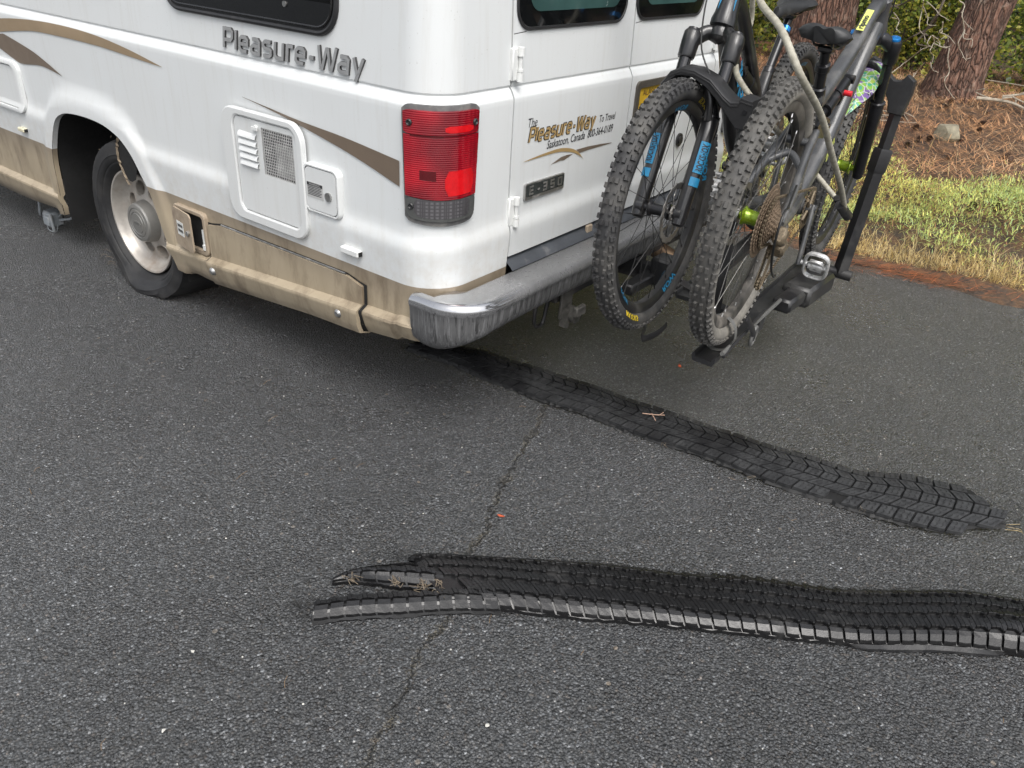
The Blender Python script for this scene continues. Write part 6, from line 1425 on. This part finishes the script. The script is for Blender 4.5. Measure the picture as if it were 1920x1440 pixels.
# ------------------------------------------------------------ undergrowth
LF=[leafmat('shrub_leaf_green',(.22,.29,.05),.5,.45,.5,2.5),leafmat('shrub_leaf_yellow',(.52,.50,.09),.5,.35,.5,2.5),leafmat('shrub_leaf_dark',(.05,.075,.02),.3,.4,.5,2.5)]
def leaves(P,size,n_):
    n=len(P); d=rng.normal(0,1,(n,3)); d[:,2]*=.7; d/=np.linalg.norm(d,axis=1)[:,None]; s=np.cross(d,rng.normal(0,1,(n,3))); s/=np.linalg.norm(s,axis=1)[:,None]; L=(size*rng.uniform(.6,1.4,n))[:,None]
    V=np.stack([P-d*L*.5,P+s*L*.32,P+d*L*.5,P-s*L*.32],1).reshape(-1,3); F=np.arange(4*n).reshape(-1,4); return V,F
def shrub(x,y,rad,h,nl,label,seed,mix=(.5,.25,.25),size=.045):
    z=bh(x,y); t=empty('shrub',(x,y,z),label,'shrub','understorey shrubs behind the bank'); rr=random.Random(seed); m=MB(); cl=[]
    for i in range(15):
        a=rr.uniform(0,6.28); o=rad*rr.uniform(.2,1); hh=h*rr.uniform(.45,1); e=Vector((math.cos(a)*o,math.sin(a)*o,hh)); b0=Vector((rr.gauss(0,.06),rr.gauss(0,.06),0))
        S=smoothpath([b0,b0.lerp(e,.5)+Vector((0,0,.12*h)),e],10); m.tube(S,[.011*(1-.7*k/len(S)) for k in range(len(S))],5)
        for s_ in S[2:]: cl+=[s_]*3
        for _ in range(3):
            q=S[rr.randrange(2,len(S))]; e2=q+Vector((rr.gauss(0,.25*rad),rr.gauss(0,.25*rad),rr.uniform(-.25,.2)*h)); m.tube([q,q.lerp(e2,.5)+Vector((0,0,.03)),e2],.0045,4); cl+=[q.lerp(e2,.4),q.lerp(e2,.7),e2]
    m.build('stems',DARKB,t,smooth=True)
    C_=np.array([tuple(c) for c in cl]); P=C_[rng.integers(0,len(C_),nl)]+rng.normal(0,1,(nl,3))*np.array([.10,.10,.08])*max(.7,rad); P[:,2]=np.abs(P[:,2])
    V,F=leaves(P,np.full(nl,size),nl); r=rng.random(nl); mi=np.where(r<mix[0],0,np.where(r<mix[0]+mix[1],1,2))
    mesh_np('foliage',V,F,LF,mi,parent=t); return t
SH=[(7.2,-.75,.55,1.0,5200,'bright green shrub right beside the leaning pine',(.62,.12,.26)),(7.5,-1.6,.6,1.0,4200,'dark green shrub at the far right edge of the bank',(.55,.1,.35)),
(7.3,.45,.5,1.1,4600,'yellowing shrub between the leaning pine and the dark trunk',(.32,.46,.22)),(8.4,.15,.6,1.3,4200,'olive shrub standing behind the hanging dead twigs',(.4,.35,.25)),
(8.2,1.75,.55,1.2,4200,'yellow green shrub behind the dark pine trunk',(.42,.36,.22)),(8.9,2.35,.6,1.3,5200,'light green shrub between the slim pine and the dark trunk',(.5,.36,.14)),
(9.2,-1.2,.7,1.5,4200,'large dark shrub farther back behind the leaning pine',(.45,.1,.45)),(10.3,.8,.8,1.6,4200,'tall olive shrub deep in the wood behind the twigs',(.4,.28,.32)),(10.6,3.4,.9,1.6,4200,'tall green shrub deep in the wood beyond the slim pine',(.5,.25,.25)),(7.0,2.1,.4,.6,2200,'low yellow shrub at the foot of the dark pine',(.3,.5,.2))]
for i,(x,y,r,h,nl,lab,mix) in enumerate(SH): shrub(x,y,r,h,nl,lab,30+i,mix)
n=26000; x=rng.uniform(11.5,15.5,n); y=rng.uniform(-5,8.5,n); zz=rng.random(n)**1.2*3.2; lump=.6+.4*np.sin(y*1.7+x)*np.sin(y*.9+2); P=np.stack([x,y,bank_h(x,y)+zz*lump],1); V,F=leaves(P,np.full(n,.11),n); r=rng.random(n)
tag(mesh_np('distant_wood',V,F,LF,np.where(r<.35,0,np.where(r<.5,1,2))),kind='stuff',label='dark mass of undergrowth closing the view behind the shrubs',cat='undergrowth')
n=32000; x=rng.uniform(14.5,24,n); y=rng.uniform(-16,34,n); zz=rng.random(n)*15*(.7+.3*np.sin(y*.8+1)*np.sin(y*.37)); P=np.stack([x+zz*.1,y,zz],1); V,F=leaves(P,np.full(n,.48),n); r=rng.random(n)
tag(mesh_np('forest',V,F,[PNEED,LF[2]],(r<.4).astype(int)),kind='stuff',label='tall dark conifer forest rising behind the undergrowth',cat='forest')
n=9000; x,y=dens(n,6.6,11,-2.5,4.5); P=np.stack([x,y,bank_h(x,y)+rng.random(n)**2*.22],1); V,F=leaves(P,np.full(n,.05),n); r=rng.random(n)
tag(mesh_np('ground_cover',V,F,LF,np.where(r<.45,0,np.where(r<.7,1,2))),kind='stuff',label='low leafy ground cover under the shrubs',cat='ground cover')
for o in list(bpy.data.objects):
    for k in ('W','wl','isw'):
        if k in o: del o[k]
